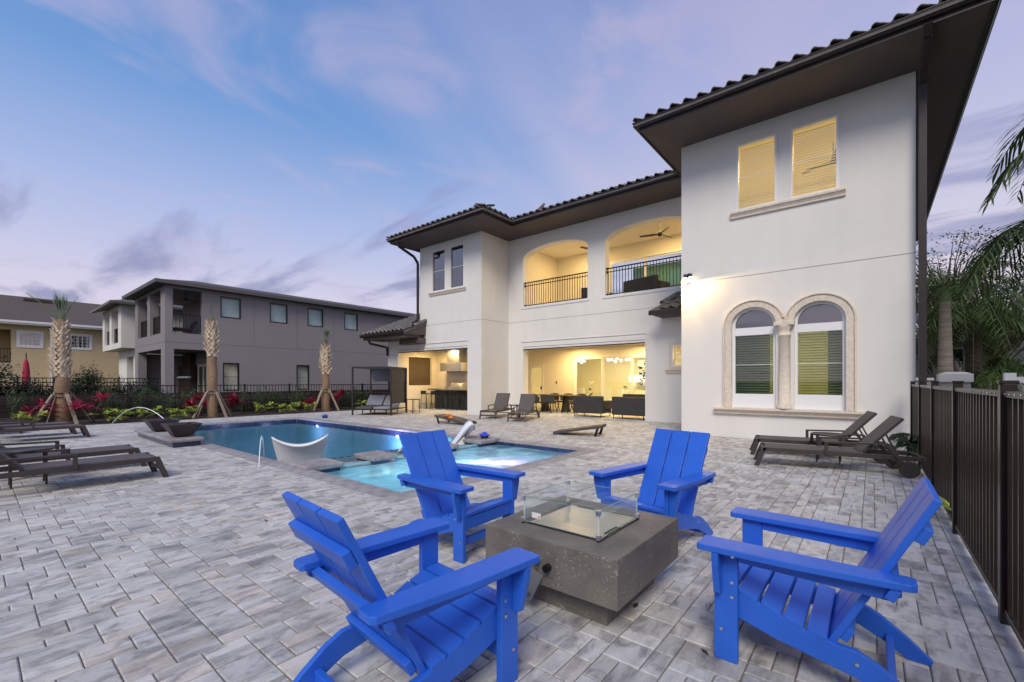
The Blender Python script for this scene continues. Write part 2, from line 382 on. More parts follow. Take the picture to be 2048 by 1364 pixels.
def dup(o, loc, rz, label=None, group=None):
    def cp(x, par):
        c = x.copy(); COL.objects.link(c)
        if par is not None: c.parent = par; c.matrix_parent_inverse = x.matrix_parent_inverse.copy()
        for ch in list(x.children): cp(ch, c)
        return c
    c = cp(o, None); WM[c.name] = Matrix.Identity(4); place(c, loc, rz)
    if label: c['label'] = label
    if group: c['group'] = group
    return c
def inst(name, mesh, parent, loc, rot=(0, 0, 0), scale=(1, 1, 1), local=False, **props):
    o = link(name, mesh, parent, local, **props); o.location = loc; o.rotation_euler = rot; o.scale = scale; return o
def sheet(name, rects, z, mat):
    m = MB()
    for x0, x1, y0, y1 in rects: m.add([(x0, y0, z), (x1, y0, z), (x1, y1, z), (x0, y1, z)], [(0, 1, 2, 3)])
    return m.build(name, mat, kind='structure', recalc=False)

def wall(mb, ax, t0, t1, u0, u1, z0, z1, holes=()):
    """wall slab: ax 'y' = slab between y=t0..t1 running along x; ax 'x' = slab between x=t0..t1 running along y.
    holes: (u0,u1,z0,z1,rise) with rise>0 an arched (elliptic) head above z1"""
    bp = {u0, u1}
    for h in holes:
        bp |= {h[0], h[1]}
        if len(h) > 4 and h[4]:
            bp |= {h[0]+(h[1]-h[0])*(.5-.5*math.cos(math.pi*i/24)) for i in range(25)}
    bp = sorted(b for b in bp if u0-1e-6 <= b <= u1+1e-6)
    def top(h, u):
        if len(h) < 5 or not h[4]: return h[3]
        c = (h[0]+h[1])/2; r = (h[1]-h[0])/2; k = max(0, 1-((u-c)/r)**2); return h[3]+h[4]*math.sqrt(k)
    for a, b in zip(bp[:-1], bp[1:]):
        if b-a < 1e-5: continue
        m = (a+b)/2; hs = sorted([h for h in holes if h[0] < m < h[1]], key=lambda h: h[2]); lo = [(z0, z0)]
        for h in hs:
            if h[2] > z0+1e-4: mb.prism([(a, lo[-1][0]), (b, lo[-1][1]), (b, h[2]), (a, h[2])], ax, t0, t1)
            lo.append((top(h, a), top(h, b)))
        mb.prism([(a, lo[-1][0]), (b, lo[-1][1]), (b, z1), (a, z1)], ax, t0, t1)
    return mb

def light(name, typ, loc, energy, color=(1, .72, .33), size=.3, rot=(0, 0, 0), parent=None, **kw):
    l = bpy.data.lights.new(name, typ); l.energy = energy; l.color = color
    if typ == 'AREA': l.size = size
    elif typ != 'SUN': l.shadow_soft_size = size
    for k, v in kw.items(): setattr(l, k, v)
    o = bpy.data.objects.new(name, l); COL.objects.link(o); o.location = loc; o.rotation_euler = rot
    if parent is not None: o.parent = parent; o.matrix_parent_inverse = WM[parent.name].inverted()
    return o
WARM = (1, .68, .27)
# ------------------------------------------------------------------ ground, patio, pool
DX0, DX1, DY0, DY1 = -18.8, 0.62, -4.0, 18.2
PX0, PX1, PY0, PY1 = -16.5, -7.1, 3.3, 7.65          # pool water
SX0, SX1, SY0, SY1 = -6.75, -4.43, 3.3, 7.6          # spa water
HX0, HX1, HY0, HY1 = PX0, SX1, PY0, PY1              # hole in the deck
sheet('ground', [(-600, DX0-3, -600, 600), (DX1, 600, -600, 600), (DX0-3, DX1, -600, DY0), (DX0-3, DX1, DY1+.2, 600)], -0.03, M_grass)
patio = sheet('patio', [(DX0, HX0, DY0, DY1+.2), (HX1, DX1, DY0, DY1+.2), (HX0, HX1, DY0, HY0), (HX0, HX1, HY1, DY1+.2)], -0.009, M_sand)
sheet('planting_bed', [(-21.8, -18.82, -6, 20)], 0.0, M_mulch)
CELL = .0965; CW = .30
def build_pavers():
    nx = int((DX1-DX0)/CELL); ny = int((DY1-DY0)/CELL); rng = random.Random(3)
    used = [[False]*ny for _ in range(nx)]
    def blocked(i, j):
        x = DX0+(i+.5)*CELL; y = DY0+(j+.5)*CELL
        if HX0-CW < x < HX1+CW and HY0-CW < y < HY1+CW: return True
        if x > -3.85 and y > 11.53: return True
        if -14.2 < x < -12.1 and 12.86 < y < 20 and False: return True
        return False
    for i in range(nx):
        for j in range(ny):
            if blocked(i, j): used[i][j] = True
    recs = []
    SZ = [((3, 2), .13), ((2, 2), .36), ((2, 3), .10), ((1, 2), .29), ((2, 1), .12)]
    for j in range(ny):
        for i in range(nx):
            if used[i][j]: continue
            order = sorted(SZ, key=lambda t: -rng.random()**(1/t[1])) + [((1, 1), 1)]
            for (a, b), _ in order:
                if i+a > nx or j+b > ny: continue
                if any(used[i+k][j+l] for k in range(a) for l in range(b)): continue
                for k in range(a):
                    for l in range(b): used[i+k][j+l] = True
                recs.append((i, j, a, b)); break
    F = Vector((-.632, .775)); Rr = Vector((.775, .632))
    def paver_geo(mb, cx, cy, a, b, dz, tx, ty, jit=0.):
        w = a*CELL/2-.0028; h = b*CELL/2-.0028; c = .0055
        def zz(x, y): return dz+tx*x+ty*y
        lo = [(-w, -h), (w, -h), (w, h), (-w, h)]; hi = [(-w+c, -h+c), (w-c, -h+c), (w-c, h-c), (-w+c, h-c)]
        vs_ = [(cx+x, cy+y, -.04) for x, y in lo]+[(cx+x, cy+y, zz(x, y)-.0045) for x, y in lo]+[(cx+x, cy+y, zz(x, y)) for x, y in hi]
        fs = [(8, 9, 10, 11)]
        for k in range(4):
            l = (k+1) % 4; fs += [(4+k, 4+l, 8+l, 8+k), (k, l, 4+l, 4+k)]
        mb.add(vs_, fs)
    scored = []
    for r in recs:
        i, j, a, b = r; cx = DX0+(i+a/2)*CELL; cy = DY0+(j+b/2)*CELL
        d = cx*F.x+cy*F.y; l = cx*Rr.x+cy*Rr.y
        vis = d > 1.9 and abs(l/d) < 1.19
        scored.append((-(a*b)/d**3 if vis else 1.0, cx, cy, a, b))
    scored.sort()
    cache = {}
    rest = MB()
    for k, (s, cx, cy, a, b) in enumerate(scored):
        if k < 300:
            var = rng.randrange(3); key = (a, b, var)
            if key not in cache:
                m = MB(); paver_geo(m, 0, 0, a, b, rng.uniform(-.0012, .0012), rng.uniform(-.006, .006), rng.uniform(-.006, .006))
                cache[key] = m.mesh('paver', M_paver, recalc=False)
            inst('paver', cache[key], patio, (cx, cy, 0))
        else:
            paver_geo(rest, cx, cy, a, b, rng.uniform(-.0012, .0012), rng.uniform(-.006, .006), rng.uniform(-.006, .006))
    rest.build('paver_field', M_paver, patio, recalc=False, kind='stuff')
build_pavers()

# pool: shell, steps, tile band, coping
pool = thing('swimming_pool', 'blue swimming pool with stone coping and shallow sun shelf before the white house', 'swimming pool', ((PX0+PX1)/2, (PY0+PY1)/2, 0))
m = MB(); Z = -1.6; SH = -9.2
m.add([(PX0, PY0, Z), (SH, PY0, Z), (SH, PY1, Z), (PX0, PY1, Z)], [(0, 1, 2, 3)])
for a, b in (((PX0, PY0), (PX0, PY1)), ((PX0, PY1), (SH, PY1)), ((SH, PY0), (PX0, PY0))):
    m.add([(*a, Z), (*b, Z), (*b, -.16), (*a, -.16)], [(0, 1, 2, 3)])
m.add([(SH, PY0, Z), (SH, PY1, Z), (SH, PY1, -.34), (SH, PY0, -.34)], [(0, 1, 2, 3)])
m.build('basin', M_plaster, pool, recalc=False)
m = MB(); m.add([(SH, PY0, -.34), (PX1, PY0, -.34), (PX1, PY1, -.34), (SH, PY1, -.34)], [(0, 1, 2, 3)])
m.add([(SH, PY1, -.34), (PX1, PY1, -.34), (PX1, PY1, -.16), (SH, PY1, -.16)], [(0, 1, 2, 3)])
m.add([(SH, PY0, -.34), (PX1, PY0, -.34), (PX1, PY0, -.16), (SH, PY0, -.16)], [(0, 1, 2, 3)])
m.build('sun_shelf', M_shelf, pool, recalc=False)
bt = MB(); bt.box(-.078, .078, -.006, .006, -.08, .08); bt = bt.mesh('waterline_tile', M_btile)
mt = MB(); mt.box(-.035, .035, -.035, .035, -.004, .004); mt = mt.mesh('marker_tile', M_navy)
rng = random.Random(5)
for k in range(int((PX1-PX0)/.16)):
    inst('waterline_tile', bt, pool, (PX0+.08+k*.16, PY1-.006, -.12))
for k in range(int((PY1-PY0)/.16)):
    inst('waterline_tile', bt, pool, (PX0+.006, PY0+.08+k*.16, -.12), (0, 0, R(90)))
for k in range(26): inst('marker_tile', mt, pool, (SH+.06, PY0+.1+k*.165, -.334))
m = MB(); m.add([(PX0, PY0, -.13), (PX1, PY0, -.13), (PX1, PY1, -.13), (PX0, PY1, -.13)], [(0, 1, 2, 3)])
m.build('pool_water', M_water, pool, recalc=False)
cs = MB(); cs.box(-.148, .148, -CW/2-.02, CW/2-.004, -.05, .004); cs = cs.mesh('coping_stone', M_coping, .018, 2)
def coping(par, p0, p1, inward):
    p0 = Vector(p0); p1 = Vector(p1); L = (p1-p0).length; n = max(1, round(L/.3)); d = (p1-p0)/L
    rz = math.atan2(d.y, d.x)
    if Vector((-d.y, d.x)).dot(Vector(inward)) > 0: rz += math.pi
    for k in range(n):
        c = p0+d*(k+.5)*L/n; o = inst('coping_stone', cs, par, (c.x, c.y, 0), (0, 0, rz)); o.scale.x = L/n/.3
c2 = CW/2
coping(pool, (PX0-CW, PY1+c2), (PX1, PY1+c2), (0, -1)); coping(pool, (PX0-c2, PY0), (PX0-c2, PY1), (1, 0))
coping(pool, (PX0-CW, PY0-c2), (PX1, PY0-c2), (0, 1))
for lx in (-14.95, -10.4):
    l = MB(); l.disc((lx, PY1-.025, -.20), .035, 'y', .03, 14); l.build('pool_light', M_led, pool)
light('pool_lamp_and_fill', 'POINT', (-10.3, 7.25, -.42), 60, (.75, .55, 1), .08, parent=pool)
light('pool_lamp_and_fill', 'POINT', (-14.9, 7.2, -.42), 22, (.70, .60, 1), .08, parent=pool)
light('pool_lamp_and_fill', 'POINT', (-12.5, 3.8, -.9), 45, (.35, .75, 1), .1, parent=pool)  # unseen blue underwater fill, added for the glow of the water
light('pool_lamp_and_fill', 'POINT', (-14.2, 5.6, -1.0), 30, (.35, .75, 1), .1, parent=pool)  # second added blue fill, no fixture here

spa = thing('spa', 'small raised-edge spa of bubbling aqua water lit pink and white, beside the pool', 'spa', ((SX0+SX1)/2, (SY0+SY1)/2, 0))
m = MB()
m.add([(SX0, SY0, -.95), (SX1, SY0, -.95), (SX1, SY1, -.95), (SX0, SY1, -.95)], [(0, 1, 2, 3)])
for a, b in (((SX0, SY0), (SX0, SY1)), ((SX0, SY1), (SX1, SY1)), ((SX1, SY1), (SX1, SY0)), ((SX1, SY0), (SX0, SY0))):
    m.add([(*a, -.95), (*b, -.95), (*b, -.02), (*a, -.02)], [(0, 1, 2, 3)])
m.build('basin', M_spapl, spa, recalc=False)
m = MB(); m.box(SX1-.45, SX1-.002, SY0+.002, SY1-.002, -.949, -.48); m.box(SX0+.002, SX1-.452, SY1-.45, SY1-.002, -.949, -.48)
m.build('bench', M_spapl, spa)
for k in range(int((SX1-SX0)/.16)): inst('waterline_tile', bt, spa, (SX0+.08+k*.16, SY1-.007, -.095))
for k in range(int((SY1-SY0)/.16)): inst('waterline_tile', bt, spa, (SX1-.007, SY0+.08+k*.16, -.095), (0, 0, R(90)))
m = MB(); m.box(PX1, SX0-.002, PY0, PY1, -1.0, -.085); m.build('spillway_wall', M_btile, spa)
m = MB(); m.box(PX1-.02, SX0+.02, PY0+.01, PY1-.01, -.084, -.06); m.build('spillway_cap', M_dcope, spa, .006, 1)
m = MB(); m.add([(SX0, SY0, -.09), (SX1, SY0, -.09), (SX1, SY1, -.09), (SX0, SY1, -.09)], [(0, 1, 2, 3)])
m.build('spa_water', M_spawater, spa, recalc=False)
coping(spa, (PX1, SY1+.05+c2), (SX1+CW, SY1+.05+c2), (0, -1)); coping(spa, (SX1+c2, SY0), (SX1+c2, SY1+.05), (-1, 0)); coping(spa, (PX1, SY0-c2), (SX1+CW, SY0-c2), (0, 1))
for cy, ly, wx in ((3.52, .62, .60), (4.62, .52, .62), (6.15, .50, .62), (7.36, .66, .62)):
    m = MB(); m.box(-6.93-wx/2, -6.93+wx/2, cy-ly/2, cy+ly/2, -.03, .055); m.build('cap_stone', M_dcope, spa, .028, 3)
    m = MB(); m.box(-6.93-wx/2+.05, -6.93+wx/2-.05, cy-ly/2+.04, cy+ly/2-.04, -.33, -.031); m.build('tile_pier', M_btile, spa)
m = MB(); m.disc((-5.05, 6.0, -.472), .10, 'z', .03, 18); m.build('spa_light', M_spaled, spa)
light('spa_lamp', 'POINT', (-5.05, 6.0, -.26), 20, (1, .40, .76), .05, parent=spa)
light('spa_lamp', 'POINT', (-5.40, 5.75, -.26), 12, (.9, .9, 1), .05, parent=spa)
light('spa_lamp', 'POINT', (-5.75, 5.3, -.45), 7, (.55, .95, .95), .08, parent=spa)
light('spa_lamp', 'POINT', (-5.7, 4.2, -.5), 7, (.5, .9, 1), .08, parent=spa)

# fire bowls on a tiled pedestal
ped = thing('bowl_pedestal', 'long low pedestal with blue tile sides and pale stone cap at the pool edge', 'pedestal', (-12.5, 2.95, 0))
m = MB(); m.box(-14.05, -11.0, 2.62, 3.08, -.3, .10); m.build('tiled_base', M_btile, ped)
rngp = random.Random(2)
for k in range(5):
    x0 = -14.12+k*.634
    m = MB(); m.box(x0, x0+.628, 2.55, 3.14, .101, .175); m.build('cap_stone', M_coping, ped, .03, 3)
tl = MB(); tl.box(-.072, .072, -.004, .004, -.045, .045); tl = tl.mesh('facing_tile', M_btile)
for k in range(3): inst('facing_tile', tl, ped, (-10.996, 2.70+k*.15, .048), (0, 0, R(90)))
for k in range(20): inst('facing_tile', tl, ped, (-13.96+k*.15, 2.616, .048))
def bowl(x, y, label, spout):
    t = thing('fire_bowl', label, 'fire bowl', (x, y, .176), 0, 'square fire bowls on the pool pedestal')
    m = MB(); a, b, h = .155, .305, .28; ti = .27
    v = []
    for r, z in ((a, .02), (b, h), (ti, h), (ti-.02, h-.05)): v += [(-r, -r, z), (r, -r, z), (r, r, z), (-r, r, z)]
    f = [(0, 3, 2, 1)]
    for q in range(3):
        for k in range(4): l = (k+1) % 4; f.append((q*4+k, q*4+l, q*4+4+l, q*4+4+k))
    m.add(v, f); m.build('bowl', M_bowl, t, .004, 1, local=True)
    m = MB(); m.box(-.11, .11, -.11, .11, 0, .0195); m.build('foot', M_black, t, local=True)
    m = MB(); rg = random.Random(8)
    for _ in range(60):
        px, py, s = rg.uniform(-.22, .22), rg.uniform(-.22, .22), rg.uniform(.03, .05)
        z = h-.055; k = [(px+rg.uniform(-s, s), py+rg.uniform(-s, s), z+rg.uniform(-.01, s*.9)) for _ in range(6)]
        m.add(k, [(0, 1, 2), (0, 2, 3), (0, 3, 4), (1, 2, 5), (2, 3, 5), (3, 4, 5), (0, 1, 4), (1, 4, 5)])
    m.build('lava_rock', M_lava, t, local=True, kind='stuff')
    return t
bowl(-11.45, 2.86, 'dark bronze square fire bowl nearer the lounge chairs, at the end of the pedestal', 0)
bowl(-13.0, 2.86, 'dark bronze square fire bowl farther back, half hidden by the nearer bowl', 1)
def jet(p0, p1, h, label, r=.012):
    pts = []
    for k in range(25):
        t = k/24; pts.append((p0[0]+(p1[0]-p0[0])*t, p0[1]+(p1[1]-p0[1])*t, p0[2]+(p1[2]-p0[2])*t+4*h*t*(1-t)))
    m = MB(); m.tube(pts, [r*.7+.6*r*(k/24) for k in range(25)], 8); o = m.build('water_jet', M_jet, smooth=True) if False else m.build('water_jet', M_jet)
    return tag(o, label, 'water jet', 'arching deck jets')
jet((-18.7, 2.84, .01), (-15.3, 3.7, -.12), .62, 'thin arc of water falling from the planting edge behind the fire bowls', .011)
jet((-7.40, 2.84, .01), (-9.0, 3.55, -.12), .46, 'thin stream of water curving down beside the white resin lounger', .010)

# ------------------------------------------------------------------ the white house
H = thing('white_house', 'two storey white stucco house with dark eaves, tile roof and lit arched balcony', 'house', (-8, 15, 0))
WT = 7.36; JZ = 3.84
arch1 = (-11.31, -8.26, 4.47, 6.45, .42); arch2 = (-7.54, -4.49, 4.47, 6.45, .42)
m = MB(); wall(m, 'y', 14.6, 14.95, -12.15, -3.815, 0, WT, [(-11.31, -6.03, 0, 2.75), arch1, arch2, (-5.12, -4.35, 1.84, 2.55)]); m.build('rear_wall', M_stucco, H)
m = MB(); wall(m, 'y', 12.9, 13.2, -18.34, -15.903, 0, 3.32, [(-17.54, -15.903, 0, 2.79)])
wall(m, 'y', 12.9, 13.2, -15.9, -12.153, 0, WT, [(-15.9, -12.88, 0, 2.79), (-15.07, -14.19, 5.27, 7.08), (-13.91, -13.06, 5.27, 7.08)]); m.build('left_wing_wall', M_stucco, H)
m = MB(); m.box(-12.15, -12.10, 12.9, 14.598, 0, WT); m.box(-12.45, -12.1505, 13.2005, 14.95, 0, WT); m.build('left_wing_side_wall', M_stucco, H)
m = MB(); m.box(-16.2, -15.9, 13.2005, 24, 3.0, WT); m.build('left_wing_outer_wall', M_stucco, H)
wins_up = [(-2.52, -1.68, 5.40, 6.99), (-1.42, -.55, 5.40, 6.99)]
ar = [(-2.58, -1.74, .98, 2.70, .36), (-1.31, -.47, .98, 2.70, .36)]
m = MB(); wall(m, 'y', 11.57, 11.87, -3.81, .65, 0, WT, wins_up+[(-2.62, -1.70, .74, 2.68, .40), (-1.35, -.43, .74, 2.68, .40)]); m.build('right_wing_wall', M_stucco, H)
m = MB(); m.box(-3.81, -3.51, 11.871, 24, 0, WT); m.build('right_wing_inner_wall', M_stucco, H)
m = MB(); m.box(.35, .65, 11.871, 26, 0, WT); m.build('right_wing_outer_wall', M_stucco, H)
# plaster control joints (raised strips, groove shadow put into their grey colour)
m = MB(); m.box(-3.81, .65, 11.567, 11.571, JZ, JZ+.014); m.box(-12.15, -3.815, 14.597, 14.601, JZ, JZ+.014); m.box(-15.9, -12.1, 12.897, 12.901, JZ, JZ+.014)
m.box(-12.101, -12.097, 12.9, 14.6, JZ, JZ+.014)
m.build('control_joint', pbr('joint_shadow', (.30, .29, .28), None, .9), H)
# lintel shutters boxes above the big openings
def lintel(x0, x1, y, z):
    m = MB(); m.box(x0-.06, x1+.06, y-.03, y+.0, z+.24, z+.255); m.box(x0, x1, y-.018, y+.1, z-.05, z+.02); m.build('screen_track', M_trimw, H)
    m = MB(); m.box(x0, x1, y+.02, y+.08, z-.085, z-.051); m.box(x0, x1, y-.022, y-.004, z+.021, z+.034); m.build('roll_screen', M_black, H)
lintel(-11.31, -6.03, 14.6, 2.75); lintel(-17.54, -12.88, 12.9, 2.79)
for a in (arch1, arch2):
    m = MB(); m.box(a[0]-.08, a[1]+.08, 14.575, 14.599, a[2]-.10, a[2]-.012); m.build('balcony_ledge', M_trimw, H)

# rooms: lanai, kitchen, balcony, living room, bedrooms
def room(name, x0, x1, y0, y1, z0, z1, mat, faces, fl=True):
    m = MB(); t = .1
    if 'l' in faces: m.box(x0-t, x0, y0, y1, z0, z1)
    if 'r' in faces: m.box(x1, x1+t, y0, y1, z0, z1)
    if 'b' in faces: m.box(x0, x1, y1, y1+t, z0, z1)
    if 'c' in faces: m.box(x0-t, x1+t, y0, y1+t, z1+.001, z1+t)
    if 'f' in faces: m.box(x0-t, x1+t, y0, y1+t, z0-t, z0-.001)
    return m.build(name, mat, H)
m = MB(); wall(m, 'y', 18.2, 18.3, -14.2, -3.9, 0, 2.95, [(-13.62, -12.78, 0, 2.18), (-11.0, -5.2, 0, 2.52)])
m.box(-14.3, -14.2, 15.36, 18.3, 0, 2.95); m.box(-4.0, -3.9, 14.951, 18.199, 0, 2.95); m.build('lanai_wall', M_cream, H)
m = MB(); wall(m, 'x', -17.86, -17.56, 13.2, 15.35, 0, 2.95, [(13.55, 15.0, 1.16, 2.55)]); m.box(-17.86, -14.201, 15.351, 15.45, 0, 2.95); m.build('kitchen_wall', M_cream, H)
m = MB(); m.box(-17.9, -12.46, 13.201, 14.951, 2.951, 3.05); m.box(-17.9, -3.82, 14.952, 18.4, 2.951, 3.05); m.build('lanai_ceiling', M_cream, H)
room('living_room', -14.15, -4.6, 18.31, 23.2, 0.02, 3.0, M_cream, 'lrbcf')
m = MB(); wall(m, 'y', 17.85, 17.95, -11.75, -3.9, 4.3, 7.34, [(-9.0, -5.75, 4.32, 6.62)])
m.box(-11.85, -11.75, 14.951, 17.95, 4.3, 7.34); m.box(-4.0, -3.9, 14.951, 17.849, 4.3, 7.34); m.build('balcony_wall', M_cream, H)
m = MB(); m.box(-11.9, -3.85, 14.952, 18, 7.24, 7.339); m.box(-11.9, -3.85, 14.952, 18, 4.2, 4.299); m.build('balcony_slab', M_cream, H)
m = MB(); m.box(-9.3, -5.5, 17.96, 21, 4.3, 4.31); m.box(-9.3, -5.5, 21, 21.1, 4.3, 7); m.build('upper_room', M_curtain, H)
room('bedroom', -3.45, .30, 11.875, 16, 4.4, 7.35, M_cream, 'lrbcf'); m = MB(); m.box(-2.05, -1.55, 15.93, 15.995, 4.42, 6.55); m.build('bedroom_door', M_wood, H)
room('study', -3.45, .30, 11.875, 16, .05, 3.4, M_cream, 'lrbcf')
m = MB(); m.box(-3.3, -1.93, 12.25, 12.3, .06, 3.35); m.box(-.78, .2, 12.25, 12.3, .06, 3.35); m.build('added_block_panel', pbr('dark_panel', (.16, .19, .16), None, .9), H)  # dark panels added behind the arched windows to block part of the study light
room('dark_room', -15.85, -12.5, 13.205, 16, 4.4, 7.2, M_dark, 'lrbcf')
light('lanai_lamp', 'AREA', (-10.6, 17.2, 2.88), 95, WARM, .35, parent=H); light('lanai_lamp', 'AREA', (-7.4, 17.2, 2.88), 95, WARM, .35, parent=H)
light('kitchen_lamp', 'AREA', (-16.4, 14.2, 2.88), 52, WARM, .3, parent=H); light('kitchen_lamp', 'AREA', (-13.8, 14.2, 2.88), 35, WARM, 1.0, parent=H)
light('living_lamp', 'AREA', (-10.5, 20.8, 2.9), 95, (1, .78, .30), .6, parent=H); light('living_lamp', 'AREA', (-7.0, 20.8, 2.9), 85, (1, .78, .30), .6, parent=H)
light('balcony_lamp', 'AREA', (-9.8, 16.4, 7.18), 58, (1, .70, .30), 1.2, parent=H); light('balcony_lamp', 'AREA', (-6.0, 16.4, 7.18), 58, (1, .70, .30), 1.2, parent=H)
light('upper_room_lamp', 'AREA', (-7.5, 19.8, 6.9), 40, (1, .85, .5), 1.2, parent=H)
light('bedroom_lamp', 'AREA', (-1.6, 13.8, 7.25), 105, (1, .74, .34), 1.5, parent=H)
light('study_lamp', 'AREA', (-1.6, 14.0, 3.3), 52, (1, .76, .22), 1.2, parent=H)
# recessed ceiling lights one can see glowing on the balcony and lanai
for x, y, z in ((-10.6, 17.2, 2.949), (-7.6, 17.2, 2.949), (-16.2, 14.6, 2.949)):
    m = MB(); m.disc((x, y, z-.006), .07, 'z', .01, 18); m.build('recessed_light', M_bulb, H)

# windows --------------------------------------------------------
def rectframe(m, x0, x1, z0, z1, w, y0, y1):
    m.box(x0, x0+w, y0, y1, z0, z1); m.box(x1-w, x1, y0, y1, z0, z1); m.box(x0+w, x1-w, y0, y1, z0, z0+w); m.box(x0+w, x1-w, y0, y1, z1-w, z1)
def window(par, x, y, z, w, h, rz=0, fmat=M_white, gmat=M_pane, fw=.045, mid=True, blind=None, back=None, back_d=.12, proud=.012, slat=.058, trim=.0, tmat=None, recess=.08, bopen=-6, label=None, grid=None):
    """window centred at (x,z bottom) on the wall plane y, local -y faces out"""
    o = MB(); rectframe(o, -w/2, w/2, 0, h, fw, -proud, recess)
    if mid: o.box(-w/2+fw, w/2-fw, recess-.035, recess-.005, h*.5-.009, h*.5+.009)
    if grid:
        for k in range(1, grid[0]): o.box(-w/2+w*k/grid[0]-.01, -w/2+w*k/grid[0]+.01, recess-.04, recess-.012, fw, h-fw)
        for k in range(1, grid[1]): o.box(-w/2+fw, w/2-fw, recess-.042, recess-.014, h*k/grid[1]-.01, h*k/grid[1]+.01)
    f = o.build('window', fmat, par, local=True); f.matrix_parent_inverse = WM[par.name].inverted()
    f.location = (x, y, z); f.rotation_euler = (0, 0, rz)
    WM[f.name] = Matrix.Translation((x, y, z)) @ Matrix.Rotation(rz, 4, 'Z')
    if label: f['label'] = label
    p = MB(); p.box(-w/2+fw*.5, w/2-fw*.5, recess-.022, recess-.016, fw*.5, h-fw*.5); p.build('pane', gmat, f, local=True)
    if blind:
        n = int((h-fw*2)/slat); s = MB(); dp = slat*.95; a = math.radians(bopen)
        s.bar((-w/2+fw+.012, 0, 0), (w/2-fw-.012, 0, 0), dp, .003, (0, math.sin(a), math.cos(a)))
        sm = s.mesh('blind_slat', blind)
        for k in range(n): inst('blind_slat', sm, f, (0, recess+.05, fw+slat*(k+.5)), local=True)
    if back:
        b = MB(); b.box(-w/2, w/2, recess+back_d, recess+back_d+.02, 0, h); b.build('shade', back, f, local=True)  # with the near-black material this sheet stands for an unlit room
    if trim:
        t = MB(); rectframe(t, -w/2-trim, w/2+trim, -trim, h+trim, trim-.002, -.04, -.0005); t.build('window_trim', tmat or M_trimw, f, local=True)
    return f
def sill(x0, x1, y, z0, z1, mat=M_stone, dep=.10):
    h = z1-z0; prof = [(y-.001, z0), (y-dep*.45, z0), (y-dep*.5, z0+h*.25), (y-dep*.75, z0+h*.55), (y-dep, z0+h*.68), (y-dep, z1), (y-.001, z1)]
    m = MB(); m.prism(prof, 'x', x0, x1)
    return m.build('window_sill', mat, H, .006, 2)
for a, b, z0, z1 in wins_up: window(H, (a+b)/2, 11.57, z0, b-a, z1-z0, blind=M_blind, proud=.02, recess=.06, bopen=13)
sill(-2.64, -.43, 11.57, 5.235, 5.39)
for a, b in ((-15.07, -14.19), (-13.91, -13.06)): window(H, (a+b)/2, 12.9, 5.27, b-a, 1.81, gmat=M_paned, proud=.02, recess=.06)
sill(-15.22, -12.94, 12.9, 5.12, 5.255)
window(H, -4.735, 14.6, 1.84, .77, .71, mid=False, proud=.03, trim=.07, tmat=M_stone); sill(-5.3, -4.2, 14.6, 1.62, 1.765)
light('hall_lamp', 'POINT', (-4.735, 15.5, 2.3), 9, WARM, .2, parent=H)
m = MB(); m.box(-5.3, -4.05, 16, 16.05, 1, 2.94); m.build('hall_wall', M_cream, H)
# twin arched windows with stone surround and column
def arched_window(x0, x1, lab):
    xc = (x0+x1)/2; r = (x1-x0)/2; zs = 2.68; k = .40/.46
    fr = MB()
    def ringpts(rr, n=24): return [(xc-rr*math.cos(math.pi*i/n), zs+rr*k*math.sin(math.pi*i/n)) for i in range(n+1)]
    def ring(m_, ro, ri, y0, y1):
        a = ringpts(ro); b = ringpts(ri)
        for i in range(24): m_.prism([a[i], a[i+1], b[i+1], b[i]], 'y', y0, y1)
    ring(fr, r-.001, r-.06, 11.64, 11.74); fr.box(x0+.001, x0+.06, 11.64, 11.74, .741, zs); fr.box(x1-.06, x1-.001, 11.64, 11.74, .741, zs)
    fr.box(x0+.06, x1-.06, 11.64, 11.74, .741, 1.06); fr.box(x0+.06, x1-.06, 11.63, 11.74, 2.44, 2.62)
    f = fr.build('arched_window', M_white, H, label=lab)
    p = MB(); p.box(x0+.05, x1-.05, 11.70, 11.706, 1.05, 2.45); p.build('lower_pane', M_paneg, f)
    p = MB(); q = ringpts(r-.055); p.prism([(q[0][0], 2.615)]+q+[(q[-1][0], 2.615)], 'y', 11.70, 11.706); p.build('arched_pane', M_paned, f)
    p = MB(); p.box(x0+.06, x1-.06, 11.695, 11.713, 1.74, 1.752); p.build('meeting_rail', M_blindg, f)
    s = MB(); s.bar((x0+.07, 0, 0), (x1-.07, 0, 0), .056, .003, (0, math.sin(R(24)), math.cos(R(24)))); sm = s.mesh('blind_slat', M_blind)
    for i in range(23): inst('blind_slat', sm, f, (0, 11.78, 1.085+i*.0595))
    b = MB(); q = ringpts(r-.03); b.prism([(q[0][0], 2.5)]+q+[(q[-1][0], 2.5)], 'y', 11.80, 11.81); b.build('arch_shade', M_ashade, f)
    return f
arched_window(-2.62, -1.70, 'left arched window beside the stone column'); arched_window(-1.35, -.43, 'right arched window with lit yellow blinds')
m = MB(); y0, y1 = 11.50, 11.571
for (x0, x1, left) in ((-2.62, -1.70, 1), (-1.35, -.43, 0)):
    xc = (x0+x1)/2; r = .46; k = .40/.46
    for (ri, ro, yy) in ((.46, .60, 11.515), (.60, .635, 11.49)):
        for i in range(32):
            a, b = math.pi*i/32, math.pi*(i+1)/32
            def P(rr, t): return (xc-rr*math.cos(t), 2.68+(rr-.06)*math.sin(t))
            A, B, C_, D = P(ri, a), P(ri, b), P(ro, b), P(ro, a)
            if left and max(A[0], B[0], C_[0], D[0]) > -1.53: continue
            if not left and min(A[0], B[0], C_[0], D[0]) < -1.53: continue
            m.prism([A, B, C_, D], 'y', yy, y1)
m.box(-3.22+.0, -3.08, 0, 0, 0, 0) if False else None
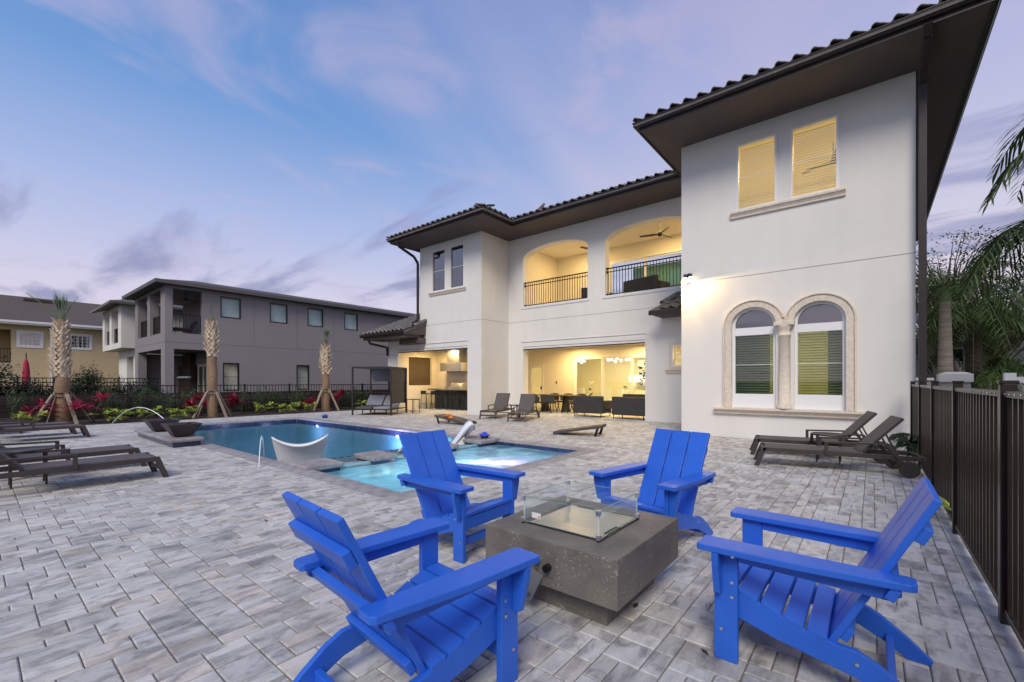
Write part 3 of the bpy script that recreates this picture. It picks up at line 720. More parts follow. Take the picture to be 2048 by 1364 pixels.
m.box(-2.76, -2.62, 11.515, y1, .74, 2.68); m.box(-2.795-.002, -2.762, 11.49, y1, .74, 2.68)
m.box(-.43+.001, -.29, 11.515, y1, .74, 2.68); m.box(-.288, -.253, 11.49, y1, .74, 2.68)
m.build('stone_surround', M_stone, H, .005, 1)
col = MB(); cxx = -1.525
col.lathe([(.155, .745), (.155, .80), (.14, .815), (.145, .84), (.118, .86), (.116, 1.5), (.108, 2.36), (.125, 2.375), (.125, 2.40), (.108, 2.415), (.112, 2.50), (.15, 2.56), (.15, 2.60)], 24, (cxx, 11.535, 0))
col.build('stone_column', M_stone, H)
col = MB(); col.box(cxx-.20, cxx+.20, 11.40, 11.57, 2.601, 2.68); col.build('column_capital', M_stone, H, .01, 2)
sill(-3.0, -.14, 11.57, .58, .735, dep=.15)
# sliding doors
def slider(x0, x1, y, z0, z1, n, par=H, gmat=M_pane, dark=False, rz=0, name='sliding_door', fmat=M_white):
    o = MB(); fw = .07; rectframe(o, x0, x1, z0, z1, fw, y-.04, y+.06)
    f = o.build(name, fmat, par); w = (x1-x0-2*fw)/n
    for i in range(n):
        a = x0+fw+i*w
        s = MB(); rectframe(s, a, a+w, z0+fw, z1-fw, .06, y-.02+.03*(i % 2), y+.01+.03*(i % 2)); s.build('door_panel', fmat, f)
        s = MB(); s.box(a+.05, a+w-.05, y-.007+.03*(i % 2), y-.002+.03*(i % 2), z0+fw+.05, z1-fw-.05); s.build('pane', gmat, f)
    return f
slider(-11.0, -5.2, 18.2, .01, 2.52, 4); slider(-9.0, -5.75, 17.85, 4.32, 6.62, 2)
f = slider(-13.62, -12.78, 18.2, .01, 2.18, 1, name='back_door'); m = MB(); m.box(-12.92, -12.88, 18.1, 18.16, .95, 1.10); m.build('handle', M_black, f)
m = MB(); m.box(-12.05, -12.0, 18.17, 18.199, 1.25, 1.37); m.build('light_switch', M_black, H)
m = MB(); rectframe(m, 13.55, 15.0, 1.16, 2.55, .05, -17.70, -17.66)
m = MB(); m.box(-17.70, -17.68, 13.55, 15.0, 1.16, 2.55); m.build('window_screen', M_screen, H)
# balcony railings
def railing(x0, x1, y, z0, label, step=.112):
    f = MB()
    for zz, t in ((z0+1.0, .04), (z0+.87, .028), (z0+.05, .03)): f.box(x0, x1, y-.018, y+.018, zz-t/2, zz+t/2)
    for xx in (x0, x1):
        for zz in (z0+1.0, z0+.87, z0+.05): f.box(xx-.0+(-.0 if xx == x0 else -.05), xx+(.05 if xx == x0 else 0), y-.03, y+.03, zz-.035, zz+.035)
    o = f.build('balcony_railing', M_black, H, label=label)
    p = MB(); p.box(-.009, .009, -.009, .009, 0, .96); pm = p.mesh('picket', M_black)
    n = int((x1-x0)/step)
    for i in range(n): inst('picket', pm, o, (x0+(i+.5)*(x1-x0)/n, y, z0+.04))
railing(-11.305, -8.265, 14.72, 4.47, 'left balcony railing'); railing(-7.535, -4.495, 14.72, 4.47, 'right balcony railing')

# eaves, gutters and roofs ------------------------------------------------
def eave(pts_in, pts_out, z_in, z_out, name, fas=.16):
    """soffit strip between an inner and an outer polyline, fascia and gutter on the outer one"""
    m = MB(); n = len(pts_in)
    v = [(x, y, z_in) for x, y in pts_in]+[(x, y, z_out) for x, y in pts_out]
    v += [(x, y, z+.12) for x, y, z in v]
    f = []
    for i in range(n-1): f += [(i, i+1, n+i+1, n+i), (2*n+i, 2*n+i+1, 3*n+i+1, 3*n+i), (n+i, n+i+1, 3*n+i+1, 3*n+i)]
    m.add(v, f); m.build('soffit', M_soffit, H, recalc=False)
    m = MB(); g = MB()
    for i in range(n-1):
        a = Vector((*pts_out[i], 0)); b = Vector((*pts_out[i+1], 0)); d = (b-a).normalized(); nrm = Vector((d.y, -d.x, 0))
        if (a-Vector((*pts_in[i], 0))).dot(nrm) < 0: nrm = -nrm
        def Pp(p, o, z): return (p.x+nrm.x*o, p.y+nrm.y*o, z)
        for M_, prof in ((m, [(0, z_out-.03), (.025, z_out-.03), (.025, z_out+fas), (0, z_out+fas)]),
                         (g, [(.026, z_out+.05), (.09, z_out+.05), (.125, z_out+.10), (.135, z_out+.17), (.145, z_out+.17), (.145, z_out+.185), (.026, z_out+.185)])):
            k = len(prof); ext = prof[-3][0] if M_ is g else .025
            # miter: extend outward corners
            a2 = a-d*0; b2 = b+d*0
            e0 = e1 = 0
            if i > 0:
                pd = (a-Vector((*pts_out[i-1], 0))).normalized(); c = pd.cross(d).z
                e0 = 1 if c*(1 if nrm.dot(Vector((d.y, -d.x, 0))) > 0 else -1) > 0 else -1
            if i < n-2:
                nd = (Vector((*pts_out[i+2], 0))-b).normalized(); c = d.cross(nd).z
                e1 = 1 if c*(1 if nrm.dot(Vector((d.y, -d.x, 0))) > 0 else -1) > 0 else -1
            va = [Pp(a-d*(o*e0), o, z) for o, z in prof]; vb = [Pp(b+d*(o*e1), o, z) for o, z in prof]
            M_.add(va+vb, [tuple(range(k))[::-1], tuple(range(k, 2*k))]+[(q, (q+1) % k, k+(q+1) % k, k+q) for q in range(k)])
    m.build('fascia', M_bronze, H); g.build('gutter', M_bronze, H)
EZ = 7.45
eave([(-3.81, 24), (-3.81, 11.57), (.65, 11.57), (.65, 26)], [(-4.39, 24), (-4.39, 10.33), (1.5, 10.33), (1.5, 26)], WT, EZ, 'wing')
eave([(-16.2, 24), (-16.2, 12.9), (-12.1, 12.9), (-12.1, 14.6), (-3.9, 14.6)], [(-16.5, 24), (-16.5, 11.75), (-10.95, 11.75), (-10.95, 13.42), (-4.45, 13.42)], WT, EZ, 'main')
# S tiles
def tile_mesh(w=.30, L=.43):
    m = MB(); n = 10; v = []; f = []
    for yy in (0, L):
        for i in range(n+1):
            u = i/n; z = .040*math.sin(2*math.pi*u) + .012*math.sin(4*math.pi*u)
            v.append((u*w*1.05, yy, z + (.028 if yy == 0 else 0)))
    b = len(v); v += [(x, y, z-.022) for x, y, z in v]
    for i in range(n): f += [(i, i+1, n+1+i+1, n+1+i), (b+i, b+n+1+i, b+n+2+i, b+i+1), (i, b+i, b+i+1, i+1), (n+1+i, n+2+i, b+n+2+i, b+n+1+i)]
    m.add(v, f, True); return m.mesh('roof_tile', M_tile, recalc=True)
TM = tile_mesh()
def roof_plane(par, origin, edir, udir, slope, length, rows, clip=None, w=.30, e=.37, drop=.0):
    """courses of separate tiles: origin at the eave's left end seen from outside, edir along the eave, udir inward"""
    ed = Vector(edir).normalized(); ud = Vector(udir).normalized(); up = (ud*math.cos(slope)+Vector((0, 0, math.sin(slope)))); nr = ed.cross(up)
    if nr.z < 0: nr = -nr
    rot = Matrix((ed, up, nr)).transposed().to_euler()
    n = int(length/w)
    for r in range(rows):
        for i in range(n):
            p = Vector(origin)+ed*(i*w)+up*(r*e)+nr*.03
            if clip and not clip(i*w+w/2, r*e): continue
            o = inst('roof_tile', TM, par, p, rot)
def roof_slab(pts, name='roof', mat=M_tile, thick=.10, par=H):
    m = MB(); n = len(pts); m.add([tuple(p) for p in pts]+[(x, y, z-thick) for x, y, z in pts], [tuple(range(n)), tuple(range(n, 2*n))[::-1]]+[(i, (i+1) % n, n+(i+1) % n, n+i) for i in range(n)])
    return m.build(name, mat, par)
SLP = R(21); tz = EZ+.19
def ridge_tiles(par, a, b, n=None):
    a = Vector(a); b = Vector(b); a = a+(b-a).normalized()*.55-Vector((0, 0, .03)); d = b-a; L = d.length; n = n or max(1, int(L/.36)); d.normalize()
    m = MB(); q = [(.105*math.cos(t), .105*math.sin(t)) for t in [math.pi*i/8 for i in range(9)]]
    sd = d.cross(Vector((0, 0, 1))).normalized(); up = sd.cross(d)
    v = []; 
    for yy, k in ((-.03, 1.08), (.40, .92)):
        for x, z in q: v.append((x*k, yy, z*k))
        for x, z in q: v.append((x*k*.85, yy, z*k*.85-.004))
    f = []
    for i in range(8): f += [(i, i+1, 18+i+1, 18+i), (9+i, 27+i, 27+i+1, 9+i+1), (i, 9+i, 9+i+1, i+1)]
    m.add(v, f, True); me = m.mesh('ridge_tile', M_tile)
    rot = Matrix((sd, d, up)).transposed().to_euler()
    for i in range(n): inst('ridge_tile', me, par, a+d*(i*L/n)+up*.0, rot)
# wing roof (hip)
x0, x1, y0 = -4.52, 1.63, 10.20; hw = (x1-x0)/2; hz = tz+hw*math.tan(SLP); xm = (x0+x1)/2
rw = roof_slab([(x0, y0, tz), (x1, y0, tz), (xm, y0+hw, hz)], 'right_wing_roof')
roof_slab([(x0, y0, tz), (xm, y0+hw, hz), (xm, 24, hz), (x0, 24, tz)], 'roof_slope', par=rw); roof_slab([(x1, y0, tz), (x1, 26, tz), (xm, 26, hz), (xm, y0+hw, hz)], 'roof_slope', par=rw)
hip = lambda L: (lambda u, s: s*math.cos(SLP) < min(u, L-u)+.1)
roof_plane(rw, (x0, y0, tz), (1, 0, 0), (0, 1, 0), SLP, x1-x0, 4, hip(x1-x0))
roof_plane(rw, (x0, 22.0, tz), (0, -1, 0), (1, 0, 0), SLP, 22-y0, 2, lambda u, s: s*math.cos(SLP) < (22-y0-u)-.45)
roof_plane(rw, (x1, y0, tz), (0, 1, 0), (-1, 0, 0), SLP, 12, 2, lambda u, s: s*math.cos(SLP) < u+.1)
ridge_tiles(rw, (x0+hw*.4, y0+hw*.4, tz+(hz-tz)*.4+.015), (xm, y0+hw, hz+.015)); ridge_tiles(rw, (x1, y0, tz+.015), (xm, y0+hw, hz+.015))
# left wing roof (hip)
x0, x1, y0 = -16.62, -10.82, 11.62; hw = (x1-x0)/2; hz = tz+hw*math.tan(SLP); xm = (x0+x1)/2
rl = roof_slab([(x0, y0, tz), (x1, y0, tz), (xm, y0+hw, hz)], 'left_wing_roof')
roof_slab([(x0, y0, tz), (xm, y0+hw, hz), (xm, 24, hz), (x0, 24, tz)], 'roof_slope', par=rl); roof_slab([(x1, y0, tz), (x1, 18, tz), (xm, 18, hz), (xm, y0+hw, hz)], 'roof_slope', par=rl)
roof_plane(rl, (x0, y0, tz), (1, 0, 0), (0, 1, 0), SLP, x1-x0, 5, hip(x1-x0))
roof_plane(rl, (x1, y0, tz), (0, 1, 0), (-1, 0, 0), SLP, 1.75, 3, lambda u, s: s*math.cos(SLP) < u+.1)
roof_plane(rl, (x0, 20, tz), (0, -1, 0), (1, 0, 0), SLP, 20-y0, 1)
ridge_tiles(rl, (x1, y0, tz+.015), (xm, y0+hw, hz+.015)); ridge_tiles(rl, (x0, y0, tz+.015), (xm, y0+hw, hz+.015))
# main rear roof
rm = roof_slab([(-10.82, 13.29, tz), (-3.9, 13.29, tz), (-3.9, 17, tz+3.71*math.tan(SLP)), (-10.82, 17, tz+3.71*math.tan(SLP))], 'rear_roof')
roof_plane(rm, (-10.9, 13.29, tz), (1, 0, 0), (0, 1, 0), SLP, 7.0, 4)
ridge_tiles(rm, (-10.4, 13.5, tz+.12), (-10.0, 13.9, tz+.27), 2)
# low side roof at the left
sx0, sx1, sy = -18.75, -15.46, 11.72; sz = 3.55
rs = roof_slab([(sx0, sy, sz), (sx1, sy, sz), (sx1, 12.895, sz+1.175*math.tan(SLP)), (-15.905, 12.895, sz+1.175*math.tan(SLP)), (-15.905, 17, sz+5.28*math.tan(SLP)), (sx0, 17, sz+5.28*math.tan(SLP))], 'low_side_roof')
roof_plane(rs, (sx0, sy-.02, sz), (1, 0, 0), (0, 1, 0), SLP, 3.3, 12, lambda u, s: u < 2.85 or s < 1.0)
ridge_tiles(rs, (sx1-.05, sy, sz+.06), (sx1-.05, 12.88, sz+.05+1.16*math.tan(SLP)), 3)
m = MB(); m.prism([(sy+.03, sz-.12), (12.896, sz-.12), (12.896, sz+1.17*math.tan(SLP)-.11), (sy+.03, sz-.03)], 'x', sx1-.16, sx1-.03); m.box(sx0+.05, sx1-.17, sy+.05, 12.896, sz-.26, sz-.13)
m.box(-16.9, sx1-.03, 12.5, 12.895, 3.05, sz-.27); m.build('low_soffit', M_soffit, H)
m = MB(); m.prism([(sy-.12, sz-.02), (sy+.02, sz-.02), (sy+.02, sz-.15), (sy-.07, sz-.15), (sy-.11, sz-.09)], 'x', sx0, sx1-.05); m.build('low_gutter', M_bronze, H)
# small roof beside the right wing
rb = roof_slab([(-5.55, 13.75, 3.62), (-3.82, 13.75, 3.62), (-3.82, 14.59, 4.12), (-4.95, 14.59, 4.12)], 'small_roof')
roof_plane(rb, (-5.2, 13.74, 3.62), (1, 0, 0), (0, 1, 0), R(30), 1.5, 2)
ridge_tiles(rb, (-5.55, 13.78, 3.66), (-4.95, 14.58, 4.16), 3)
m = MB(); m.box(-5.45, -3.82, 13.82, 14.59, 3.46, 3.515); m.build('small_soffit', M_soffit, H)
m = MB(); m.box(-5.55, -3.82, 13.70, 13.81, 3.47, 3.60); m.build('small_gutter', M_bronze, H)
# downspouts
def spout(pts, w, name='downspout'):
    m = MB()
    for a, b in zip(pts[:-1], pts[1:]): m.bar(a, b, w, w*.8, (0, 1, .01))
    return m.build(name, M_bronze, H, .008, 2)
spout([(.735, 10.28, 7.45), (.735, 10.42, 7.30), (.735, 11.2, 7.12), (.735, 11.40, 6.98), (.735, 11.40, .05)], .115)
m = MB(); m.box(.655, .83, 11.34, 11.48, 7.0, 7.02); m.build('spout_bracket', M_bronze, H)
spout([(-16.0, 11.72, 7.5), (-16.0, 11.80, 7.25), (-15.96, 12.6, 6.95), (-15.96, 12.82, 6.7), (-15.96, 12.82, 4.15), (-15.96, 12.5, 3.95)], .10)
spout([(-18.5, 11.9, 3.42), (-18.5, 12.0, 3.15), (-18.3, 12.82, 3.0), (-18.3, 12.84, 2.6)], .09)

# wall flood lamp on the right wing
fl = thing('flood_lamp', 'small twin-head floodlight glowing on the white wall beside the balcony', 'wall lamp', (-3.62, 11.57, 4.04))
m = MB(); m.disc((0, -.012, 0), .06, 'y', .024, 18); m.build('base_plate', M_bronze, fl, local=True)
for sx, dx in ((-.06, -.035), (.07, .05)):
    m = MB(); m.tube([(sx*.3, -.03, 0), (sx, -.10, -.01)], .014, 8); m.lathe([(.02, .05), (.04, .03), (.05, -.05)], 14, (sx, -.12, -.02)); m.build('lamp_head', M_bronze, fl, local=True)
    m = MB(); m.lathe([(.0, -.030), (.03, -.025), (.042, 0), (.042, .02)], 14, (sx, -.12, -.085)); m.build('bulb', M_bulb, fl, local=True)
light('flood_beam', 'SPOT', (-3.55, 11.40, 3.88), 70, (1, .66, .26), .05, rot=(R(-8), R(-22), 0), parent=fl, spot_size=R(150), spot_blend=.12)
light('flood_beam', 'SPOT', (-3.72, 11.40, 3.90), 44, (1, .66, .26), .05, rot=(R(0), R(50), 0), parent=fl, spot_size=R(150), spot_blend=.15)
# ceiling fans on the balcony
def fan(x, y, a, label):
    t = thing('ceiling_fan', label, 'ceiling fan', (x, y, 6.75), a, 'balcony ceiling fans')
    m = MB(); m.tube([(0, 0, .08), (0, 0, .485)], .018, 8); m.build('down_rod', M_black, t, local=True)
    m = MB(); m.lathe([(.03, .12), (.07, .09), (.085, 0), (.06, -.06), (.0, -.07)], 18); m.build('motor', M_black, t, local=True)
    for k in range(3):
        q = 2*math.pi*k/3; m = MB(); c, s = math.cos(q), math.sin(q)
        pl = [(.07, -.05), (.25, -.075), (.72, -.05), (.72, .03), (.25, .055), (.07, .03)]
        v = [(x_*c-y_*s, x_*s+y_*c, .02+y_*.25) for x_, y_ in pl]; v += [(a_, b_, z-.012) for a_, b_, z in v]
        m.add(v, [(0, 1, 2, 3, 4, 5), (6, 7, 8, 9, 10, 11)]+[(i, (i+1) % 6, 6+(i+1) % 6, 6+i) for i in range(6)]); m.build('blade', M_wood, t, local=True)
    return t
fan(-.75, 13.4, R(40), 'ceiling fan glimpsed through the right upper window blinds')['group'] = 'bedroom fan'
fan(-6.05, 16.0, R(75), 'dark three-blade ceiling fan under the right arch of the balcony'); fan(-8.9, 16.2, R(15), 'dark three-blade ceiling fan partly hidden in the left arch of the balcony')
# ------------------------------------------------------------------ blue lounge chairs round the fire table
def make_chair(label, loc, rz):
    t = thing('lounge_chair', label, 'chair', loc, rz, 'blue slatted lounge chairs round the fire table')
    B = .0045
    def P(m, n, mat=M_blue): return m.build(n, mat, t, B if mat is M_blue else 0, 2, local=True)
    for s in (-1, 1):
        xa, xb = sorted((s*.283, s*.317))
        P(MB().box(xa, xb, -.052, .052, 0, .538), 'leg')
        g = [(s*.318, .538), (s*.405, .538), (s*.398, .48), (s*.362, .335), (s*.318, .325)]
        P(MB().prism(g, 'y', .014, .044), 'arm_bracket')
        a = [(s*.250, .10), (s*.264, .112), (s*.394, .112), (s*.405, .10), (s*.394, -.30), (s*.352, -.665), (s*.335, -.685), (s*.262, -.685), (s*.250, -.67)]
        P(MB().prism(a, 'z', .540, .570), 'arm')
        r = [(-.053, .538), (-.053, .488), (-.60, .475), (-.64, .50), (-.64, .538)]
        xa, xb = sorted((s*.284, s*.314)); P(MB().prism(r, 'x', xa, xb), 'arm_rail')
        st = [(.045, .335), (-.08, .325), (-.20, .285), (-.32, .245), (-.43, .222), (-.50, .218), (-.58, .180), (-.68, .105), (-.775, .020), (-.765, .0), (-.685, .0), (-.60, .055), (-.50, .105), (-.38, .130), (-.20, .165), (-.05, .21), (.045, .235)]
        xa, xb = sorted((s*.249, s*.281)); P(MB().prism(st, 'x', xa, xb), 'side_rail')
        for y, z in ((-.028, .385), (.022, .352), (-.028, .315), (.02, .15), (-.03, .51)):
            P(MB().disc((s*.3178, y, z), .0075, 'x', .004, 10), 'bolt', M_bolt)
        P(MB().disc((s*.3148, -.605, .505), .008, 'x', .004, 10), 'bolt', M_bolt); P(MB().disc((s*.2825, -.50, .165), .0075, 'x', .004, 10), 'bolt', M_bolt)
    ys = [.058, -.042, -.138, -.230, -.318, -.405]; zs = [.362, .356, .325, .288, .262, .248]
    for i in range(5):
        y0, y1 = ys[i]-.0065, ys[i+1]+.0065; z0, z1 = zs[i], zs[i+1]
        zm = (z0+z1)/2+(.004 if i == 0 else -.001)
        q = [(y0, z0), ((y0+y1)/2, zm), (y1, z1), (y1, z1-.026), ((y0+y1)/2, zm-.026), (y0, z0-.026)]
        P(MB().prism(q, 'x', -.2815, .2815), 'seat_slat')
    P(MB().box(-.2815, .2815, .018, .044, .235, .330), 'apron'); P(MB().box(-.2825, .2825, -.014, .014, .105, .165), 'front_stretcher')
    P(MB().box(-.2485, .2485, -.63, -.60, .04, .105), 'rear_stretcher')
    p0, p1 = Vector((0, -.405, .205)), Vector((0, -.748, .890)); bd = (p1-p0).normalized(); nb = Vector((0, bd.z, -bd.y))
    for k in (-1, 0, 1):
        o = Vector((k*.178, 0, 0)); m = MB(); m.bar(p0+o, p1+o, .1655, .028, nb); P(m, 'back_slat')
    def brace(f, w, d, hgt, name):
        c = p0+bd*(.766*f)-nb*(.014+d/2+.001); m = MB(); m.bar(c-Vector((w/2, 0, 0)), c+Vector((w/2, 0, 0)), d, hgt, bd); P(m, name)
    brace(.80, .50, .034, .070, 'upper_brace'); brace(.10, .497, .030, .060, 'lower_brace')
    m = MB(); m.bar((-.35, -.612, .515), (.35, -.612, .515), .034, .055, bd); P(m, 'arm_brace')
    return t
ch = make_chair('blue slatted lounge chair seen from behind at the bottom left of the fire table', (-1.565, 1.545, 0), R(-5))
dup(ch, (-2.41, 2.62, 0), R(-88), 'blue slatted lounge chair left of the fire table with the spa behind it')
dup(ch, (-1.50, 3.44, 0), R(170), 'blue slatted lounge chair beyond the fire table facing the camera')
dup(ch, (-.55, 2.625, 0), R(90), 'blue slatted lounge chair in side view at the right near the fence')

# fire table with glass guard
pit = thing('fire_table', 'low square dark concrete fire table with a steel burner cover', 'fire table', (-1.475, 2.56, 0))
m = MB(); m.box(-.46, .46, -.46, .46, .165, .430)
slab = m.build('slab', M_concrete, pit, .006, 3, local=True)
m = MB(); m.box(-.34, .34, -.34, .34, 0, .164); m.build('plinth', M_concrete, pit, .004, 2, local=True)
m = MB(); m.box(-.268, .268, -.268, .268, .4305, .434); m.build('burner_rim', M_black, pit, local=True)
m = MB(); pl = [(-.255, -.255), (.255, -.255), (.255, .255), (-.255, .255)]
m.prism([(-.255, -.255), (.06, -.255), (.255, -.255), (.255, -.16), (.222, -.16), (.222, .01), (.255, .01), (.255, .255), (-.06, .255), (-.06, .225), (-.2, .225), (-.2, .255), (-.255, .255)], 'z', .4345, .4385); m.build('burner_cover', M_steel, pit, .0012, 1, local=True)
m = MB(); m.box(-.09, .075, -.4655, -.4605, .225, .358); m.build('control_panel', pbr('panel_grey', (.13, .12, .11), None, .45), pit, .002, 1, local=True)
m = MB(); m.disc((-.03, -.485, .312), .015, 'y', .035, 16); m.disc((-.03, -.505, .312), .010, 'y', .006, 16); m.build('igniter_button', M_steel, pit, local=True)
m = MB(); m.disc((.038, -.485, .288), .021, 'y', .036, 20); m.box(.034, .042, -.512, -.50, .269, .307); m.build('gas_knob', M_black, pit, local=True)
m = MB(); m.disc((-.055, -.468, .285), .006, 'y', .008, 10); m.build('screw', M_bolt, pit, local=True)
gg = thing('glass_wind_guard', 'square clear glass wind guard with steel corner clips standing on the fire table', 'glass guard', (-1.49, 2.55, .4306))
def gpane(x0, x1, y0, y1):
    m = MB(); m.box(x0, x1, y0, y1, .018, .175); o = m.build('glass_pane', M_guard, gg, local=True)
    e = MB(); e.box(x0, x1, y0, y1, .1752, .1775); e.box(x0, x1, y0, y1, .0155, .0178); e.build('glass_edge', M_gedge, o, local=True); return o
GA = .272
for sx in (-1, 1):
    for sy in (-1, 1):
        for q in (0, 1):
            m = MB(); ox, oy = ((-.0095*sx, 0), (0, -.0095*sy))[q]; m.box(sx*GA+ox-.0018, sx*GA+ox+.0018, sy*GA+oy-.0018, sy*GA+oy+.0018, .038, .150); m.build('glass_edge', M_vedge, gg, local=True)
gpane(-GA+.008, GA-.008, -GA-.003, -GA+.003); gpane(-GA+.008, GA-.008, GA-.003, GA+.003); gpane(-GA-.003, -GA+.003, -GA+.008, GA-.008); p3 = gpane(GA-.003, GA+.003, -GA+.008, GA-.008)
for sx in (-1, 1):
    for sy in (-1, 1):
        for z0 in (.008, .150):
            m = MB(); m.box(sx*GA-.013, sx*GA+.013, sy*GA-.013, sy*GA+.013, z0, z0+.030); m.build('corner_clip', M_steel, gg, .003, 2, local=True)
        m = MB(); m.disc((sx*GA, sy*GA, .004), .011, 'z', .008, 12); m.build('clip_foot', M_black, gg, local=True)
m = MB(); m.box(-.2, -.13, -GA-.0045, -GA-.0035, .05, .085); m.build('sticker', M_label, gg, local=True)
m = MB(); m.box(-.15, -.134, -GA-.0052, -GA-.0046, .055, .066); m.build('sticker_print', M_orange, gg, local=True)
card = thing('manual_card', 'grey instruction card hanging crooked from the front of the fire table', 'card', (-1.555, 2.062, .172))
m = MB(); m.box(-.055, .055, -.003, .003, -.085, .085); m.build('card', M_card, card, .002, 1, local=True)
m = MB(); m.tube([(.025+.013*math.cos(2*math.pi*k/16), -.0042, -.055+.013*math.sin(2*math.pi*k/16)) for k in range(17)], .0016, 5); m.bar((.017, -.0042, -.063), (.033, -.0042, -.047), .0028, .0016); m.tube([(.02, -.0042, -.058), (.025, -.0042, -.048), (.030, -.0042, -.058)], .0012, 5); m.build('no_fire_mark', M_print, card, local=True)
m = MB(); m.tube([(0, .003, .083), (.01, .012, .11), (.03, .02, .13)], .0012, 5); m.build('tie', M_black, card, local=True)
card.rotation_euler = (R(-8), R(24), R(14))

# ------------------------------------------------------------------ sun loungers and tables
def make_lounger(label, loc, rz, back, group):
    t = thing('sun_lounger', label, 'sun lounger', loc, rz, group)
    def P(m, n, mat=M_lframe, b=.003): return m.build(n, mat, t, b, 1, local=True)
    for s in (-1, 1):
        x = s*.30
        P(MB().bar((x, .10, .272), (x, 2.08, .262), .038, .062), 'side_rail')
        P(MB().prism([(.085, .303), (.155, .303), (.045, 0), (-.025, 0)], 'x', x-.019*s-.019*0-.0, x+.019*s), 'leg')
        P(MB().bar((x*1.07, .93, .25), (x*1.07, .93, .43), .03, .045, (0, 1, 0)), 'arm_post')
        P(MB().bar((x*1.07, .91, .435), (x*1.07, 1.66, .452), .045, .026), 'armrest')
        P(MB().bar((x*1.07, 1.645, .45), (x*1.12, 1.88, .10), .028, .045, (0, 1, .5)), 'arm_strut')
        w = P(MB().disc((x*1.12+s*.035, 1.88, .115), .113, 'x', .045, 28), 'wheel', M_rubber)
        h = MB().disc((x*1.12+s*.060, 1.88, .115), .02, 'x', .012, 12).build('hub', M_lframe, w, local=True)
    P(MB().bar((-.30, .11, .262), (.30, .11, .262), .05, .05), 'foot_rail'); P(MB().bar((-.29, .06, .13), (.29, .06, .13), .02, .05), 'leg_brace')
    P(MB().bar((-.30, 2.06, .262), (.30, 2.06, .262), .04, .05), 'head_rail'); P(MB().bar((-.35, 1.88, .115), (.35, 1.88, .115), .022, .022), 'axle')
    P(MB().bar((-.28, 1.36, .262), (.28, 1.36, .262), .04, .04), 'cross_rail')
    P(MB().box(-.281, .281, .14, 1.36, .296, .304), 'seat_sling', M_sling, 0)
    a = back; d = Vector((0, math.cos(a), math.sin(a))); n = Vector((0, -math.sin(a), math.cos(a))); p0 = Vector((0, 1.37, .30))
    for s in (-1, 1): P(MB().bar(p0+Vector((s*.265, 0, 0)), p0+d*.70+Vector((s*.265, 0, 0)), .03, .035, n), 'back_rail')
    P(MB().bar(p0+d*.685-Vector((.265, 0, 0)), p0+d*.685+Vector((.265, 0, 0)), .03, .035, n), 'back_top_rail')
    m = MB(); q0 = p0+n*.016; q1 = p0+d*.70+n*.016; m.bar(q0, q1, .50, .006, n); P(m, 'back_sling', M_sling, 0)
    for s in (-1, 1): P(MB().bar(p0+d*.42+Vector((s*.2, 0, -.01)), Vector((s*.2, 1.80, .27)), .022, .022), 'prop')
    return t
G1, G2, G3 = 'sun loungers at the left of the pool', 'sun loungers by the lanai', 'sun loungers under the arched windows'
lg = make_lounger('brown sling sun lounger at the left edge, nearest the camera of its row', (-8.03, 1.76, 0), R(180), R(48), G1)
dup(lg, (-9.30, 1.77, 0), R(180), 'brown sling sun lounger at the left, second from the camera beyond the side table', G1)
dup(lg, (-14.95, 1.83, 0), R(180), 'brown sling sun lounger in the far left pair, on the side toward the pool bowls', G1)
dup(lg, (-16.05, 1.72, 0), R(180), 'brown sling sun lounger in the far left pair, on the side toward the red plants', G1)
dup(lg, (-17.35, .85, 0), R(180), 'brown sling sun lounger at the far left edge against the planting bed', G1)
dup(lg, (-1.515, 8.28, 0), R(-78.5), 'brown sling sun lounger with raised back, front one beside the right fence', G3)
dup(lg, (-1.80, 9.44, 0), R(-78.5), 'brown sling sun lounger with raised back, close to the arched windows wall', G3)
lg2 = make_lounger('dark sun lounger with raised back, left of the two in front of the lanai', (-10.70, 11.72, 0), R(21), R(56), G2)
dup(lg2, (-9.18, 11.48, 0), R(24), 'dark sun lounger with raised back, right of the two in front of the lanai', G2)
def make_table(label, loc, group=None, h=.46, r=.25, sq=False):
    t = thing('side_table', label, 'side table', loc, 0, group)
    if sq: m = MB(); m.box(-r, r, -r, r, h-.03, h)
    else: m = MB(); m.lathe([(r-.02, h-.012), (r, h-.012), (r, h+.014), (r-.012, h+.014), (r-.02, h), (0, h)], 32)
    m.build('table_top', M_lframe, t, local=True)
    k = r*(.92 if sq else .62)
    for sx in (-1, 1):
        for sy in (-1, 1): MB().bar((sx*k, sy*k, 0), (sx*k, sy*k, h-.013), .022, .022).build('leg', M_lframe, t, local=True)
    for s in (-1, 1): MB().bar((-k, -k*s, .10), (k, k*s, .10+.004*s), .008, .008).build('cross_rod', M_lframe, t, local=True)
    return t
tb = make_table('round dark metal side table between the two near left loungers', (-8.57, .48, 0), 'round metal side tables')
dup(tb, (-.57, 9.13, 0), 0, 'round dark metal side table between the loungers by the arched windows')
dup(tb, (-10.35, 13.0, 0), 0, 'round dark metal side table between the loungers by the lanai')

